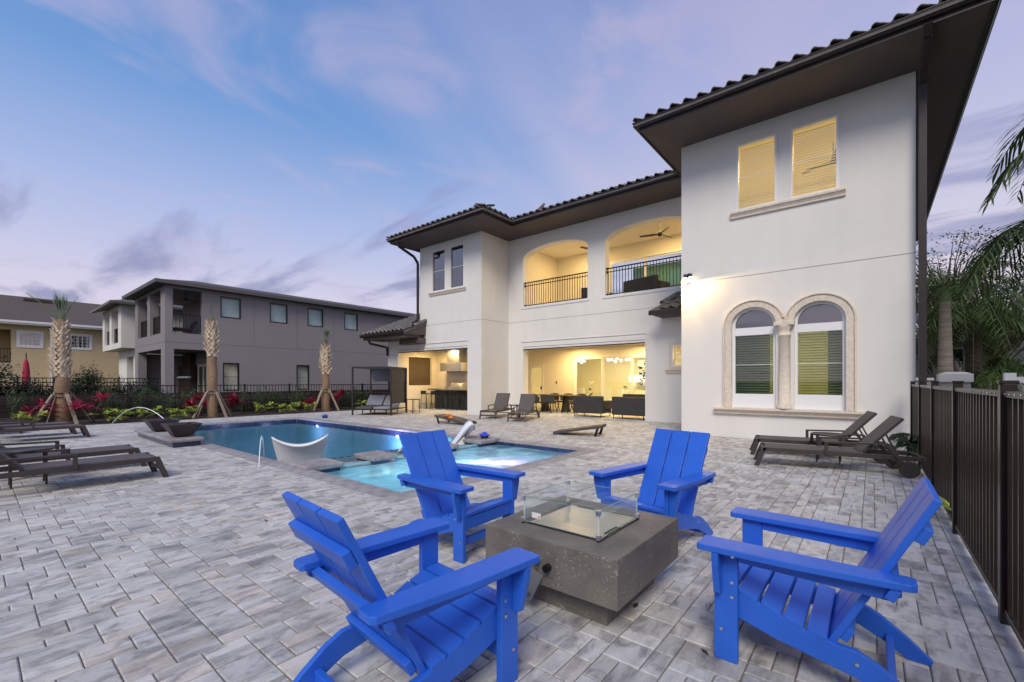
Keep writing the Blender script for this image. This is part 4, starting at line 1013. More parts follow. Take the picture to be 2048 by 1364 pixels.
# canopy daybed
db = thing('canopy_daybed', 'grey double daybed under a square canopy frame beside the kitchen lanai', 'daybed', (-15.95, 10.85, 0), R(33))
W2, D2, HH = .80, .86, 1.95
for sx in (-1, 1):
    for sy in (-1, 1): MB().box(sx*W2-.03, sx*W2+.03, sy*D2-.03, sy*D2+.03, 0, HH).build('post', M_bronze, db, .004, 1, local=True)
m = MB()
for sx in (-1, 1): m.box(sx*W2-.028, sx*W2+.028, -D2+.031, D2-.031, HH-.06, HH-.002)
for sy in (-1, 1): m.box(-W2+.031, W2-.031, sy*D2-.028, sy*D2+.028, HH-.06, HH-.002)
m.build('top_frame', M_bronze, db, local=True)
MB().box(-W2+.03, W2-.03, -D2+.03, D2-.03, HH-.05, HH-.04).build('canopy', M_fablight, db, local=True)
MB().box(-W2+.03, W2-.03, D2-.012, D2-.004, 1.35, HH-.06).build('rear_curtain', M_fablight, db, local=True)
MB().box(-.02, W2-.03, D2-.002, D2+.006, .42, 1.35).build('back_curtain', M_fabric, db, local=True)
MB().box(W2-.012, W2-.004, -D2+.03, D2-.25, .45, HH-.06).build('side_curtain', M_fabric, db, local=True)
MB().box(-W2+.03, W2-.03, -D2+.03, D2-.03, .20, .235).build('bed_frame', M_bronze, db, local=True)
for k in range(3):
    for sy in (-1, 1): MB().box(-.5+k*.5-.015, -.5+k*.5+.015, sy*.6-.015, sy*.6+.015, 0, .20).build('leg', M_bronze, db, local=True)
for s in (-1, 1):
    MB().box(s*.375-.35, s*.375+.35, -.80, .22, .236, .33).build('mattress', M_fablight if s > 0 else M_fabric, db, .03, 3, local=True)
    m = MB(); m.bar((s*.375, .20, .34), (s*.375, .62, .74), .70, .08, (0, -.6, .6)); m.build('back_cushion', M_fablight, db, .025, 3, local=True)
make_table('small square dark table with thin legs right of the canopy daybed', (-15.25, 12.0, 0), None, .60, .2, True)

# cornhole boards and beanbags
def cornhole(label, loc, rz):
    t = thing('cornhole_board', label, 'cornhole board', loc, rz, 'bean bag toss boards')
    s = math.atan2(.20, 1.2); n = 20
    def top(y, dz): return .075+dz+.20*(y/1.2)
    m = MB(); hx, hy, hr = 0, .98, .08
    outer = [(-.305, 0), (.305, 0), (.305, 1.2), (-.305, 1.2)]
    ring = [(hx+hr*math.cos(2*math.pi*k/n), hy+hr*math.sin(2*math.pi*k/n)) for k in range(n)]
    ob = []
    for k in range(n):
        a = 2*math.pi*k/n; c, q = math.cos(a), math.sin(a)
        sx = 1e9 if abs(c) < 1e-6 else (.305-hx)/abs(c); sy = 1e9 if abs(q) < 1e-6 else ((1.2-hy) if q > 0 else hy)/abs(q)
        r_ = min(sx, sy); ob.append((hx+r_*c, hy+r_*q))
    v = [(x, y, top(y, 0)) for x, y in ring]+[(x, y, top(y, 0)) for x, y in ob]
    m.add(v, [(k, (k+1) % n, n+(k+1) % n, n+k) for k in range(n)])
    m.build('deck', M_cornhole, t, local=True, recalc=False)
    for x in (-.295, .295): MB().prism([(0, top(0, -.06)), (1.2, top(1.2, -.06)), (1.2, top(1.2, -.001)), (0, top(0, -.001))], 'x', x-.01, x+.01).build('rail', M_cornhole, t, local=True)
    MB().box(-.305, .305, -.012, -.001, .0, .075).build('rail', M_cornhole, t, local=True); MB().box(-.305, .305, 1.201, 1.213, .21, .276).build('rail', M_cornhole, t, local=True)
    for x in (-.27, .27): MB().bar((x, 1.06, 0), (x, 1.13, .215), .025, .06, (0, 1, 0)).build('leg', M_black, t, local=True)
    MB().bar((-.27, 1.07, .05), (.27, 1.07, .05), .02, .02).build('leg_brace', M_black, t, local=True)
    return t
cornhole('dark cornhole board with orange bean bags on its raised end, beside the pool', (-9.78, 9.95, 0), R(100))
cornhole('dark cornhole board seen from the side, empty, in front of the lanai', (-6.36, 9.66, 0), R(-75))
def beanbag(x, y, z, rz, label):
    m = MB(); n = 6; v = []; f = []
    for i in range(n+1):
        for j in range(n+1):
            a, b = i/n*2-1, j/n*2-1; h = .028*(1-a**4)*(1-b**4); v.append((a*.08, b*.08, h))
    k = len(v); v += [(x_, y_, -z_*.5) for x_, y_, z_ in v]
    for i in range(n):
        for j in range(n): q = i*(n+1)+j; f += [(q, q+1, q+n+2, q+n+1), (k+q, k+q+n+1, k+q+n+2, k+q+1)]
    m.add(v, f, True); o = m.build('bean_bag', M_orange); o.location = (x, y, z); o.rotation_euler = (0, R(-8), rz)
    tag(o, label, 'bean bag', 'orange bean bags on the board')
for k, (x, y, z, lb) in enumerate(((-10.62, 9.62, .235, 'orange bean bag at the left corner of the cornhole board'), (-10.56, 9.80, .23, 'orange bean bag in the middle of the board pile'), (-10.78, 9.92, .26, 'orange bean bag at the raised far edge of the cornhole board'), (-10.42, 9.70, .205, 'orange bean bag lowest down the cornhole board'))): beanbag(x, y, z, k*.7, lb)
# blue floating dispensers on the coping
def floater(x, y, z, label):
    t = thing('chlorine_float', label, 'pool float', (x, y, z), 0, 'blue chlorine floats left on the stone')
    MB().lathe([(.085, 0), (.09, .03), (.09, .06), (.0, .062)], 20).build('base', M_navy, t, local=True)
    MB().lathe([(.12, .062), (.13, .072), (.12, .085), (.085, .105), (.06, .112), (.05, .13), (.03, .14), (0, .142)], 20).build('cap', M_chlor, t, local=True)
floater(-15.7, 8.30, 0, 'small round blue chlorine float on the far pool deck near the daybed')
floater(-6.86, 7.42, .056, 'small round blue chlorine float on the stone cap between pool and spa')

# white resin in-pool loungers
def ledge_lounger(label, loc, rz):
    t = thing('ledge_lounger', label, 'pool lounger', loc, rz, 'white resin loungers on the sun shelf')
    # profile along local y (head at +y): z of surface; wide sweeping head
    prof = [(-.92, .10, .30), (-.80, .19, .33), (-.60, .26, .34), (-.35, .22, .33), (-.12, .12, .32), (.10, .10, .31), (.28, .17, .32), (.44, .33, .36), (.56, .47, .40), (.66, .56, .43), (.74, .60, .445), (.80, .585, .45)]
    m = MB(); n = 12; v = []; f = []
    for i, (y, z, w) in enumerate(prof):
        for j in range(n+1):
            u = j/n*2-1; up = .015+.15*max(0, (y-.1)/.7)**1.2
            v.append((u*w, y-.05*u*u*max(0, y), z+up*u*u))
    R0 = len(v)
    for i, (y, z, w) in enumerate(prof):
        for j in range(n+1):
            u = j/n*2-1; up = .015+.15*max(0, (y-.1)/.7)**1.2
            v.append((u*w*.97, y-.05*u*u*max(0, y)+(.03 if y > .2 else 0), z+up*u*u-.028))
    N = n+1
    for i in range(len(prof)-1):
        for j in range(n): q = i*N+j; f += [(q, q+1, q+N+1, q+N), (R0+q, R0+q+N, R0+q+N+1, R0+q+1)]
    for i in range(len(prof)-1):
        for j in (0, n): q = i*N+j; f.append((q, q+N, R0+q+N, R0+q))
    for i in (0, len(prof)-1):
        for j in range(n): q = i*N+j; f.append((q, q+1, R0+q+1, R0+q))
    m.add(v, f, True); m.build('seat_shell', M_tub, t, local=True)
    # hollow pedestal body that flares up to the head
    m = MB(); rings = [(0, .25, -.80, .48), (.06, .265, -.84, .52), (.09, .27, -.85, .54)]
    v = []; k = 28
    def outline(w, y0, y1):
        o = []
        for q in range(k):
            a = 2*math.pi*q/k; c, s = math.cos(a), math.sin(a)
            o.append((w*math.copysign(abs(c)**.45, c), (y0+y1)/2+(y1-y0)/2*math.copysign(abs(s)**.45, s)))
        return o
    for z, w, y0, y1 in rings: v += [(x, y, z) for x, y in outline(w, y0, y1)]
    m.add(v, [(r*k+q, r*k+(q+1) % k, (r+1)*k+(q+1) % k, (r+1)*k+q) for r in range(2) for q in range(k)]+[tuple(range(k))[::-1], tuple(range(2*k, 3*k))], True); m.build('base', M_tub, t, local=True)
    m = MB(); v = []; hs = [(.06, .30, .50, .53), (.20, .345, .53, .56), (.35, .385, .60, .62), (.47, .42, .67, .69), (.555, .44, .73, .765)]; f = []
    for z, w, ya, yb in hs:
        row = [(w*(j/8*2-1), yb-.05*(j/8*2-1)**2*.7+.015, z+(.15*max(0, (z-.1)/.455)*(j/8*2-1)**2)) for j in range(9)]
        v += row
    for i in range(4):
        for j in range(8): q = i*9+j; f.append((q, q+1, q+10, q+9))
    m.add(v, f, True)
    m.build('back_shell', M_tub, t, local=True, recalc=False)
    for s in (-1, 1):
        m = MB()
        q = [(.10, .09), (.28, .17), (.44, .33), (.56, .45), (.60, .35), (.52, .07)]
        m.prism(q, 'x', s*.30-.012, s*.30+.012); m.build('side_panel', M_tub, t, .004, 1, local=True)
        m = MB(); m.lathe([(0, -.09), (.045, -.07), (.055, 0), (.045, .05), (0, .07)], 12, (s*.37, .42, .22)); m.build('drain_flap', M_tub, t, local=True)
    m = MB(); m.box(-.045, .045, .628, .634, .262, .268); m.build('maker_mark', M_fablight, t, local=True)
    return t
l1 = ledge_lounger('white resin pool lounger seen from behind at the near pool edge', (-8.42, 3.95, -.34), R(-114))
dup(l1, (-7.76, 6.85, -.34), R(-42), 'white curved resin pool lounger at the far end of the sun shelf')

# ------------------------------------------------------------------ right hand metal fence
fe = thing('right_fence', 'tall dark bronze metal picket fence running along the right side of the patio', 'fence', (.585, 6, 0))
py = [-.10, 1.78, 3.66, 5.54, 7.42, 9.30, 11.18]
for y in py:
    MB().box(.552, .618, y-.033, y+.033, 0, 1.335).build('post', M_fence, fe, .004, 1)
    MB().box(.546, .624, y-.039, y+.039, 1.336, 1.356).build('post_cap', M_fence, fe, .005, 1)
pk = MB(); pk.box(-.011, .011, -.011, .011, .08, 1.262); pk = pk.mesh('picket', M_fence)
rv = MB(); rv.disc((0, 0, 0), .0055, 'x', .006, 8); rv = rv.mesh('rivet', M_bolt)
for a, b in zip(py[:-1], py[1:]):
    for z0, z1 in ((1.262, 1.298), (.055, .09)): MB().box(.565, .605, a+.034, b-.034, z0, z1).build('rail', M_fence, fe, .002, 1)
    n = 16
    for k in range(n):
        y = a+(k+.5)*(b-a)/n
        inst('picket', pk, fe, (.585, y, 0))
        if b > 2: inst('rivet', rv, fe, (.5635, y, 1.28))

# ------------------------------------------------------------------ rear fence and timber retaining wall
rf = thing('rear_fence', 'black metal picket fence behind the planting bed', 'fence', (-21.3, 6, 0))
ry = [-3.92+1.92*k for k in range(12)]
for y in ry: MB().box(-21.335, -21.275, y-.03, y+.03, 0, 1.25).build('post', M_black, rf)
for z in (1.19, .88, .10): MB().box(-21.32, -21.29, ry[0], ry[-1], z-.018, z+.018).build('rail', M_black, rf)
pk2 = MB(); pk2.box(-.009, .009, -.009, .009, .06, 1.19); pk2 = pk2.mesh('picket', M_black)
for k in range(int((ry[-1]-ry[0])/.13)): inst('picket', pk2, rf, (-21.305, ry[0]+.065+k*.13, 0))
rwl = thing('timber_wall', 'low dark timber wall of horizontal boards behind the black fence', 'wall', (-21.7, 6, 0))
rg = random.Random(4)
for k in range(6):
    y = -6.0
    while y < 18:
        L = rg.uniform(2.6, 3.6); m = MB(); m.box(-21.72+rg.uniform(0, .02), -21.60+rg.uniform(-.008, .008), y, y+L-.012, .145*k+.004, .145*k+.138); m.build('board', M_dwood, rwl); y += L
# second fence of the neighbours, far left
nf = thing('neighbour_fence', 'distant black metal fence in front of the tan house', 'fence', (-31, 4, 0))
for k in range(7): MB().box(-31.03, -30.97, .2+k*1.2-.03, .2+k*1.2+.03, 0, 1.62).build('post', M_black, nf)
for z in (1.52, 1.30, .1): MB().box(-31.02, -30.98, .2, 7.4, z-.02, z+.02).build('rail', M_black, nf)
pk3 = MB(); pk3.box(-.009, .009, -.009, .009, .06, 1.52); pk3 = pk3.mesh('picket', M_black)
for k in range(55): inst('picket', pk3, nf, (-31, .26+k*.13, 0))
# ------------------------------------------------------------------ neighbouring houses
NG = thing('grey_house', 'dark grey two storey stucco house with corner balcony and shingle roof beyond the fence', 'house', (-31, 14, 0))
gx = -27.8; gy0 = 6.24; gy1 = 27; gt = 6.29
win_u = [(8.71, 9.72), (11.28, 12.30), (13.55, 14.58), (16.06, 17.08)]; win_l = [(8.83, 9.63), (12.85, 13.64)]
m = MB(); wall(m, 'x', gx-.25, gx, gy0, gy1, 0, gt, [(6.62, 8.12, 0, 3.03), (6.56, 7.84, 3.86, 6.14)]+[(a, b, 4.89, 6.05) for a, b in win_u]+[(a, b, .84, 2.39) for a, b in win_l]); m.build('side_wall', M_grey, NG)
m = MB(); wall(m, 'y', gy0, gy0+.4, -34.2, gx-.251, 0, gt, [(-33.46, -28.51, 0, 3.03), (-33.5, -31.3, 3.85, 6.1), (-30.75, -28.6, 3.85, 6.1)]); m.build('front_wall', M_grey, NG)
m = MB(); m.box(-34.2, gx-.26, gy0+.41, 8.6, 3.06, 3.84); m.box(-34.2, gx-.26, gy0+.41, 8.6, 6.2, 6.28); m.build('balcony_slab', M_grey, NG)
m = MB(); m.box(-34.2, gx-.26, 8.6, 8.8, 0, gt); m.box(-34.2, -34.0, 6.65, 8.59, 0, 3.0); m.build('recess_wall', M_grey, NG)
m = MB(); m.box(-33.5, -31.2, 8.2, 8.598, 0, 2.3); m.box(-33.0, -31.6, 8.3, 8.598, 2.31, 3.0); m.build('outdoor_fireplace', M_wood, NG)
m = MB(); m.box(-33.2, -31.0, 8.05, 8.19, 1.55, 1.66); m.build('mantel_shelf', M_trimw, NG)
slider(-30.9, -28.4, 8.54, .02, 2.35, 3, par=NG, gmat=M_pane, fmat=M_trimw)
m = MB(); m.box(-30.8, -28.5, 8.565, 8.59, .1, 2.3); m.build('curtain', pbr('ochre_curtain', (.26, .20, .07), (.10, .08, .035), .9, nscale=5, stretch=(9, 9, .3)), NG)
slider(-30.2, -28.5, 8.52, 3.86, 6.0, 2, par=NG, gmat=M_paned, fmat=M_black)
for a, b in win_u: window(NG, gx, (a+b)/2, 4.89, b-a, 1.16, rz=R(90), fmat=M_black, gmat=M_pane, mid=False, back=M_blindg, fw=.05)
for a, b in win_l: window(NG, gx, (a+b)/2, .84, b-a, 1.55, rz=R(90), fmat=M_black, gmat=M_pane, mid=True, back=M_blind, fw=.055)
m = MB(); m.box(gx-.001, gx+.003, gy0, gy1, 3.36, 3.375)
for y in (10.42, 12.88, 15.3): m.box(gx-.001, gx+.003, y-.006, y+.006, 3.38, 6.2)
m.box(-34.2, gx, gy0-.003, gy0+.001, 3.36, 3.375); m.build('control_joint', pbr('dark_joint', (.09, .085, .09), None, .9), NG)
def nrail(ax, u0, u1, t, z0, par, step=.2, mat=M_black):
    f = MB(); p = MB()
    B = (lambda m_, a, b, z_0, z_1, h: m_.box(t-h, t+h, a, b, z_0, z_1)) if ax == 'x' else (lambda m_, a, b, z_0, z_1, h: m_.box(a, b, t-h, t+h, z_0, z_1))
    B(f, u0, u1, z0+.95, z0+1.0, .02); B(f, u0, u1, z0+.08, z0+.11, .015)
    o = f.build('balcony_railing', mat, par); pm = MB(); pm.box(-.01, .01, -.01, .01, 0, .9); pm = pm.mesh('picket', mat)
    n = int((u1-u0)/step)
    for k in range(n+1):
        u = u0+(u1-u0)*k/n; inst('picket', pm, o, (t, u, z0+.08) if ax == 'x' else (u, t, z0+.08))
nrail('x', 6.58, 7.82, gx-.12, 3.87, NG, .15); nrail('y', -33.48, -31.32, gy0+.15, 3.86, NG, .2); nrail('y', -30.73, -28.62, gy0+.15, 3.86, NG, .2)
m = MB(); m.box(-33.45, -31.35, gy0+.19, gy0+.21, 3.95, 4.8); m.box(-30.7, -28.65, gy0+.19, gy0+.21, 3.95, 4.8); m.build('privacy_board', M_wood, NG)
ex0, ex1, ey0 = -34.9, gx+.45, gy0-.45; hz = gt+.14+ (ex1-ex0)/2*math.tan(R(13)); xm = (ex0+ex1)/2
ro = roof_slab([(ex0, ey0, gt+.14), (ex1, ey0, gt+.14), (xm, ey0+2.6, hz)], 'roof', M_shgrey, .14, NG)
roof_slab([(ex1, ey0, gt+.14), (ex1, gy1+.5, gt+.14), (xm, gy1-2.4, hz), (xm, ey0+2.6, hz)], 'roof_slope', M_shgrey, .14, ro); roof_slab([(ex0, ey0, gt+.14), (xm, ey0+2.6, hz), (xm, gy1-2.4, hz), (ex0, gy1+.5, gt+.14)], 'roof_slope', M_shgrey, .14, ro)
m = MB(); m.box(ex0, ex1, ey0, gy0-.001, gt+.001, gt+.02); m.box(gx+.001, ex1, gy0, gy1, gt+.001, gt+.02); m.build('soffit', pbr('grey_soffit', (.10, .10, .12), None, .8), NG)
m = MB(); m.box(ex1-.02, ex1+.03, ey0, gy1, gt-.02, gt+.16); m.box(ex0, ex1+.03, ey0-.04, ey0, gt-.02, gt+.16); m.build('fascia', pbr('grey_fascia', (.10, .09, .09), None, .6), NG)
fan_n = thing('ceiling_fan', 'small dark ceiling fan under the grey house corner balcony roof', 'ceiling fan', (-28.9, 7.4, 5.8))
MB().tube([(0, 0, 0), (0, 0, .4)], .03, 8).lathe([(.12, .06), (.12, -.04), (0, -.06)], 12).build('motor', M_black, fan_n, local=True)
for k in range(4):
    a = k*math.pi/2+.4; MB().bar((.1*math.cos(a), .1*math.sin(a), 0), (.6*math.cos(a), .6*math.sin(a), 0), .12, .015).build('blade', M_black, fan_n, local=True)
bs = thing('balcony_lounge_chair', 'dark low lounge chair on the corner balcony of the grey house', 'chair', (-28.5, 7.2, 3.85))
MB().box(-.3, .3, -.45, .35, .22, .34).build('seat', M_dfab, bs, local=True); MB().bar((0, .33, .3), (0, .55, .75), .6, .08).build('backrest', M_dfab, bs, local=True)
for sx in (-.26, .26):
    for sy in (-.4, .3): MB().box(sx-.02, sx+.02, sy-.02, sy+.02, 0, .22).build('leg', M_black, bs, local=True)

NW = thing('white_block_house', 'white cube-like house with overhanging upper floor left of the grey house', 'house', (-39, 9, 0))
m = MB(); wall(m, 'y', 5.9, 6.2, -42, -36, 3.45, 6.2, [(-41.3, -39.6, 3.8, 5.95), (-38.9, -36.9, 3.8, 5.95)]); m.box(-36.3, -36, 6.201, 13, 3.45, 6.2); m.box(-42, -36.301, 6.201, 8.5, 3.45, 3.7); m.build('upper_wall', M_stucco, NW)
m = MB(); m.box(-41.7, -36.4, 7.8, 7.9, 3.7, 6.2); m.build('recess_wall', M_trimw, NW)
m = MB(); wall(m, 'y', 6.6, 6.9, -41, -36.2, 0, 3.449, [(-38.5, -36.6, 0, 2.95)]); m.box(-36.45, -36.2, 6.901, 12, 0, 3.449); m.box(-38.6, -36.46, 8.0, 8.1, 0, 3.4); m.build('lower_wall', M_stucco, NW)
m = MB(); m.box(-37.6, -36.7, 7.93, 7.99, 0, 2.1); m.build('door', M_paned, NW)
for a, b in ((-41.3, -39.6), (-38.9, -36.9)): nrail('y', a, b, 6.05, 3.8, NW, .2)
m = MB(); m.box(-41.25, -39.65, 6.1, 6.12, 3.9, 4.75); m.box(-38.85, -36.95, 6.1, 6.12, 3.9, 4.75); m.build('privacy_board', M_wood, NW)
roof_slab([(-42.6, 5.3, 6.25), (-35.5, 5.3, 6.25), (-39, 8.8, 7.3)], 'roof', M_tile, .15, NW); roof_slab([(-35.5, 5.3, 6.25), (-35.5, 13, 6.25), (-39, 13, 7.3), (-39, 8.8, 7.3)], 'roof_slope', M_tile, .15, NW)

NTn = thing('tan_house', 'tan stucco house with brown shingle roof and white window trim at the far left', 'house', (-48, 4, 0))
m = MB(); wall(m, 'x', -45.3, -45, -14, 14, 0, 5.3, [(-1.0, 1.75, 2.6, 4.85), (2.12, 3.12, 3.80, 4.70), (4.62, 5.62, 3.80, 4.70)]); m.build('wall', M_tan, NTn)
m = MB(); m.box(-47.5, -45.31, -1.3, 2.0, 2.4, 2.55); m.box(-47.5, -47.4, -1.3, 2.0, 2.6, 5.2); m.box(-47.4, -45.31, 1.76, 1.86, 2.56, 5.2); m.build('recess', M_tan, NTn)
nrail('x', -1.0, 1.74, -45.1, 2.6, NTn, .15)
for a in (2.12, 4.62): window(NTn, -45, a+.5, 3.80, 1.0, .90, rz=R(90), gmat=M_paned, mid=False, trim=.13, tmat=M_white, grid=(5, 4), back=M_dark)
roof_slab([(-44.3, -15, 5.42), (-44.3, 15, 5.42), (-52, 15, 8.05), (-52, -15, 8.05)], 'roof', M_shingle, .1, NTn)
for y in (2.6, 7.2):
    m = MB(); m.box(-50.9, -50.4, y, y+1.5, 7.55, 7.75); m.build('roof_vent', M_wood, NTn)
m = MB(); m.box(-45, -44.28, -15, 15, 5.18, 5.30); m.box(-44.30, -44.18, -15, 15, 5.31, 5.43); m.build('gutter', M_white, NTn)
m = MB(); m.box(-44.98, -44.86, 3.55, 3.67, 0, 5.17); m.build('downspout', M_white, NTn)
um = thing('folded_umbrella', 'folded red garden umbrella in front of the tan house', 'umbrella', (-42.5, 2.30, 0))
MB().tube([(0, 0, 0), (0, 0, 3.2)], .03, 8).build('pole', M_bronze, um, local=True)
m = MB(); m.lathe([(.17, 1.0), (.19, 1.3), (.17, 2.0), (.12, 2.55), (.04, 2.8)], 12); m.build('canopy', M_umb, um, local=True)

NR = thing('right_grey_house', 'pale grey house behind the palms on the right', 'house', (4, 29, 0))
m = MB(); wall(m, 'y', 26, 26.3, -3.5, 3.3, 0, 3.0, [(2.25, 2.95, 1.15, 2.75)]); m.build('low_wall', M_rgrey, NR)
m = MB(); m.box(-3.8, 3.5, 25.7, 26.4, 3.01, 3.22); m.build('parapet', M_trimw, NR)
window(NR, 2.6, 26, 1.15, .7, 1.6, gmat=M_paned, back=M_dark)
m = MB(); m.prism([(3.45, 0), (12, 0), (12, 5.2), (8.0, 5.2), (3.45, 3.25)], 'y', 24.8, 33); m.build('gable_wall', M_rgrey, NR)
m = MB(); m.prism([(3.3, 3.12), (3.3, 3.34), (8.0, 5.40), (12.4, 5.4), (12.4, 5.22), (8.0, 5.22)], 'y', 24.4, 33.5); m.build('roof', M_trimw, NR)
m = MB()
for z in (.9, 1.7, 2.5): m.box(3.46, 11.9, 24.79, 24.80, z, z+.02)
m.build('siding_joint', M_dark, NR)
gp = thing('gate_pillar', 'pale stucco gate pillar with a thick white cap behind the right fence', 'pillar', (1.48, 14.5, 0))
MB().box(-.24, .24, -.24, .24, 0, 1.34).build('shaft', M_rgrey, gp, local=True)
m = MB(); m.box(-.28, .28, -.28, .28, 1.341, 1.52); m.add([(-.28, -.28, 1.521), (.28, -.28, 1.521), (.28, .28, 1.521), (-.28, .28, 1.521), (-.15, -.15, 1.57), (.15, -.15, 1.57), (.15, .15, 1.57), (-.15, .15, 1.57)], [(0, 1, 5, 4), (1, 2, 6, 5), (2, 3, 7, 6), (3, 0, 4, 7), (4, 5, 6, 7), (0, 3, 2, 1)]); m.build('cap', M_trimw, gp, local=True)
vf = thing('vinyl_fence', 'white vinyl railing fence beyond the bronze fence at the right edge', 'fence', (2.4, 11.5, 0))
for x in (1.86, 3.6): MB().box(x-.07, x+.07, 11.43, 11.57, 0, 1.50).build('post', M_white, vf)
for z in (1.38, .25): MB().box(1.93, 5.2, 11.47, 11.53, z-.05, z+.05).build('rail', M_white, vf)
pv = MB(); pv.box(-.025, .025, -.02, .02, .3, 1.33); pv = pv.mesh('picket', M_white)
for k in range(22): inst('picket', pv, vf, (2.05+k*.14, 11.5, 0))
lw = thing('low_white_wall', 'low pale wall between the house corner and the gate pillar', 'wall', (.9, 16, 0))
MB().box(.7, 1.15, 15.0, 15.2, 0, 1.38).build('wall', M_rgrey, lw); MB().box(.68, 1.17, 14.96, 15.24, 1.381, 1.44).build('wall_cap', M_trimw, lw)

# ------------------------------------------------------------------ vegetation
def leafquad(m, p, d, L, w, droop=0., up=(0, 0, 1)):
    """pointed leaf blade from p along d: two segments, folded a little"""
    p = Vector(p); d = Vector(d).normalized(); s = d.cross(Vector(up))
    if s.length < 1e-3: s = Vector((1, 0, 0))
    s.normalize(); mid = p+d*L*.5+Vector((0, 0, -droop*L*.15)); tip = p+d*L+Vector((0, 0, -droop*L*.55))
    m.add([p, mid+s*w*.5, tip, mid-s*w*.5], [(0, 1, 2, 3)])
def blade(m, p, d, L, w, droop, n=4):
    p = Vector(p); d = Vector(d).normalized(); s = d.cross(Vector((0, 0, 1)))
    if s.length < 1e-3: s = Vector((1, 0, 0))
    s.normalize(); v = []
    for i in range(n+1):
        t = i/n; c = p+d*L*t+Vector((0, 0, -droop*L*t*t)); ww = w*math.sin(math.pi*min(.98, .12+.88*t))*.5
        v += [c-s*ww, c+s*ww]
    m.add(v, [(2*i, 2*i+1, 2*i+3, 2*i+2) for i in range(n)])
def rnd_dir(rg, zmin=-1, zmax=1):
    z = rg.uniform(zmin, zmax); a = rg.uniform(0, 2*math.pi); r = math.sqrt(max(0, 1-z*z)); return Vector((r*math.cos(a), r*math.sin(a), z))

def cordyline_meshes(seed, tall):
    rg = random.Random(seed); a, b, st = MB(), MB(), MB()
    for k in range(3):
        bx, by = rg.uniform(-.06, .06), rg.uniform(-.06, .06); h = tall*rg.uniform(.55, 1.0); ax, ay = rg.uniform(-.22, .22), rg.uniform(-.22, .22)
        st.tube([(bx, by, 0), (bx+ax*.5, by+ay*.5, h*.55), (bx+ax, by+ay, h)], [.016, .013, .010], 6)
        for i in range(24):
            d = rnd_dir(rg, .15, .95); z = h-rg.uniform(0, .32)*h*.6
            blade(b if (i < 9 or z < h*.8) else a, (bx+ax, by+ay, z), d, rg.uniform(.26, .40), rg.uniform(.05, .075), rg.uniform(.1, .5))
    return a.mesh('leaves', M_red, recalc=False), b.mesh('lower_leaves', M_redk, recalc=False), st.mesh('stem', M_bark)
cm = [cordyline_meshes(s, t) for s, t in ((1, .62), (2, .75), (3, .55))]
cl = ['red cordyline plant left of the nearest booted palm, brightest and leftmost', 'dark red cordyline plant right of the leftmost palm trunk', 'dark red cordyline partly hidden behind the middle palm and its braces', 'tall red cordyline just right of the middle palm', 'small red cordyline behind the palm nearest the daybed', 'bright red cordyline between the third palm and the canopy daybed']
for i, (y, x, s, v) in enumerate(((1.40, -19.6, 1.0, 0), (2.48, -19.5, 1.12, 1), (5.62, -20.2, 1.0, 1), (6.65, -20.3, 1.12, 0), (10.05, -20.3, .95, 2), (11.12, -20.0, 1.15, 1))):
    t = thing('cordyline', cl[i], 'plant', (x, y, 0), i*1.3, 'red cordyline plants in the bed'); t.scale = (s*1.2, s*1.2, s*1.15)
    for nm, me in zip(('leaves', 'lower_leaves', 'stem'), cm[v]): inst(nm, me, t, (0, 0, 0), local=True)
def croton_mesh(seed):
    rg = random.Random(seed); m = MB()
    for k in range(15):
        c = Vector((rg.gauss(0, .15), rg.gauss(0, .15), rg.uniform(.08, .34)))
        for i in range(9): d = rnd_dir(rg, -.15, .8); leafquad(m, c, d, rg.uniform(.09, .15), rg.uniform(.04, .06), .4)
    st = MB()
    for k in range(5): a = rg.uniform(0, 6.28); st.tube([(0, 0, 0), (.12*math.cos(a), .12*math.sin(a), .22)], .008, 5)
    return m.mesh('foliage', M_croton, recalc=False), st.mesh('stem', M_bark)
crm = [croton_mesh(s) for s in (11, 12, 13)]
cr = [(.85, -19.35), (1.12, -19.25), (2.92, -19.3), (3.28, -19.35), (3.85, -19.3), (4.55, -19.25), (5.05, -19.3), (7.55, -19.35), (8.3, -19.35), (8.85, -19.3), (9.5, -19.35), (12.2, -19.4)]
pos_w = ['leftmost in the bed behind the far lounger', 'second from the left, touching its neighbour by the first red plant', 'in the pair at the foot of the water arc, left one', 'in the pair at the foot of the water arc, right one', 'under the top of the water arc', 'directly behind the farther fire bowl', 'just left of the middle palm braces', 'first one right of the middle palm', 'second one right of the middle palm', 'third one right of the middle palm', 'beside the left brace of the palm nearest the daybed', 'behind the canopy daybed']
for i, (y, x) in enumerate(cr):
    t = thing('croton_shrub', 'low yellow-green shrub '+pos_w[i], 'shrub', (x, y, 0), i*2.1, 'yellow-green shrubs along the bed edge'); s = .95+.2*((i*7) % 5)/5; t.scale = (s*1.12, s*1.12, s*1.2)
    for nm, me in zip(('foliage', 'stem'), crm[i % 3]): inst(nm, me, t, (0, 0, 0), local=True)
def podo_mesh(seed):
    rg = random.Random(seed); m = MB(); st = MB()
    for k in range(6):
        a = rg.uniform(0, 6.28); r = rg.uniform(.05, .26); h = rg.uniform(.7, 1.08); top = Vector((r*math.cos(a), r*math.sin(a), h)); st.tube([(0, 0, 0), top*.5+Vector((0, 0, .05)), top], [.012, .009, .004], 5)
        for i in range(130):
            t = rg.uniform(.12, 1.0); c = top*t+Vector((rg.gauss(0, .05), rg.gauss(0, .05), 0)); d = rnd_dir(rg, .0, .9); leafquad(m, c, d, rg.uniform(.07, .12), .018, .1)
    return m.mesh('foliage', M_hedge, recalc=False), st.mesh('stem', M_bark)
pm = [podo_mesh(s) for s in (21, 22, 23, 24)]
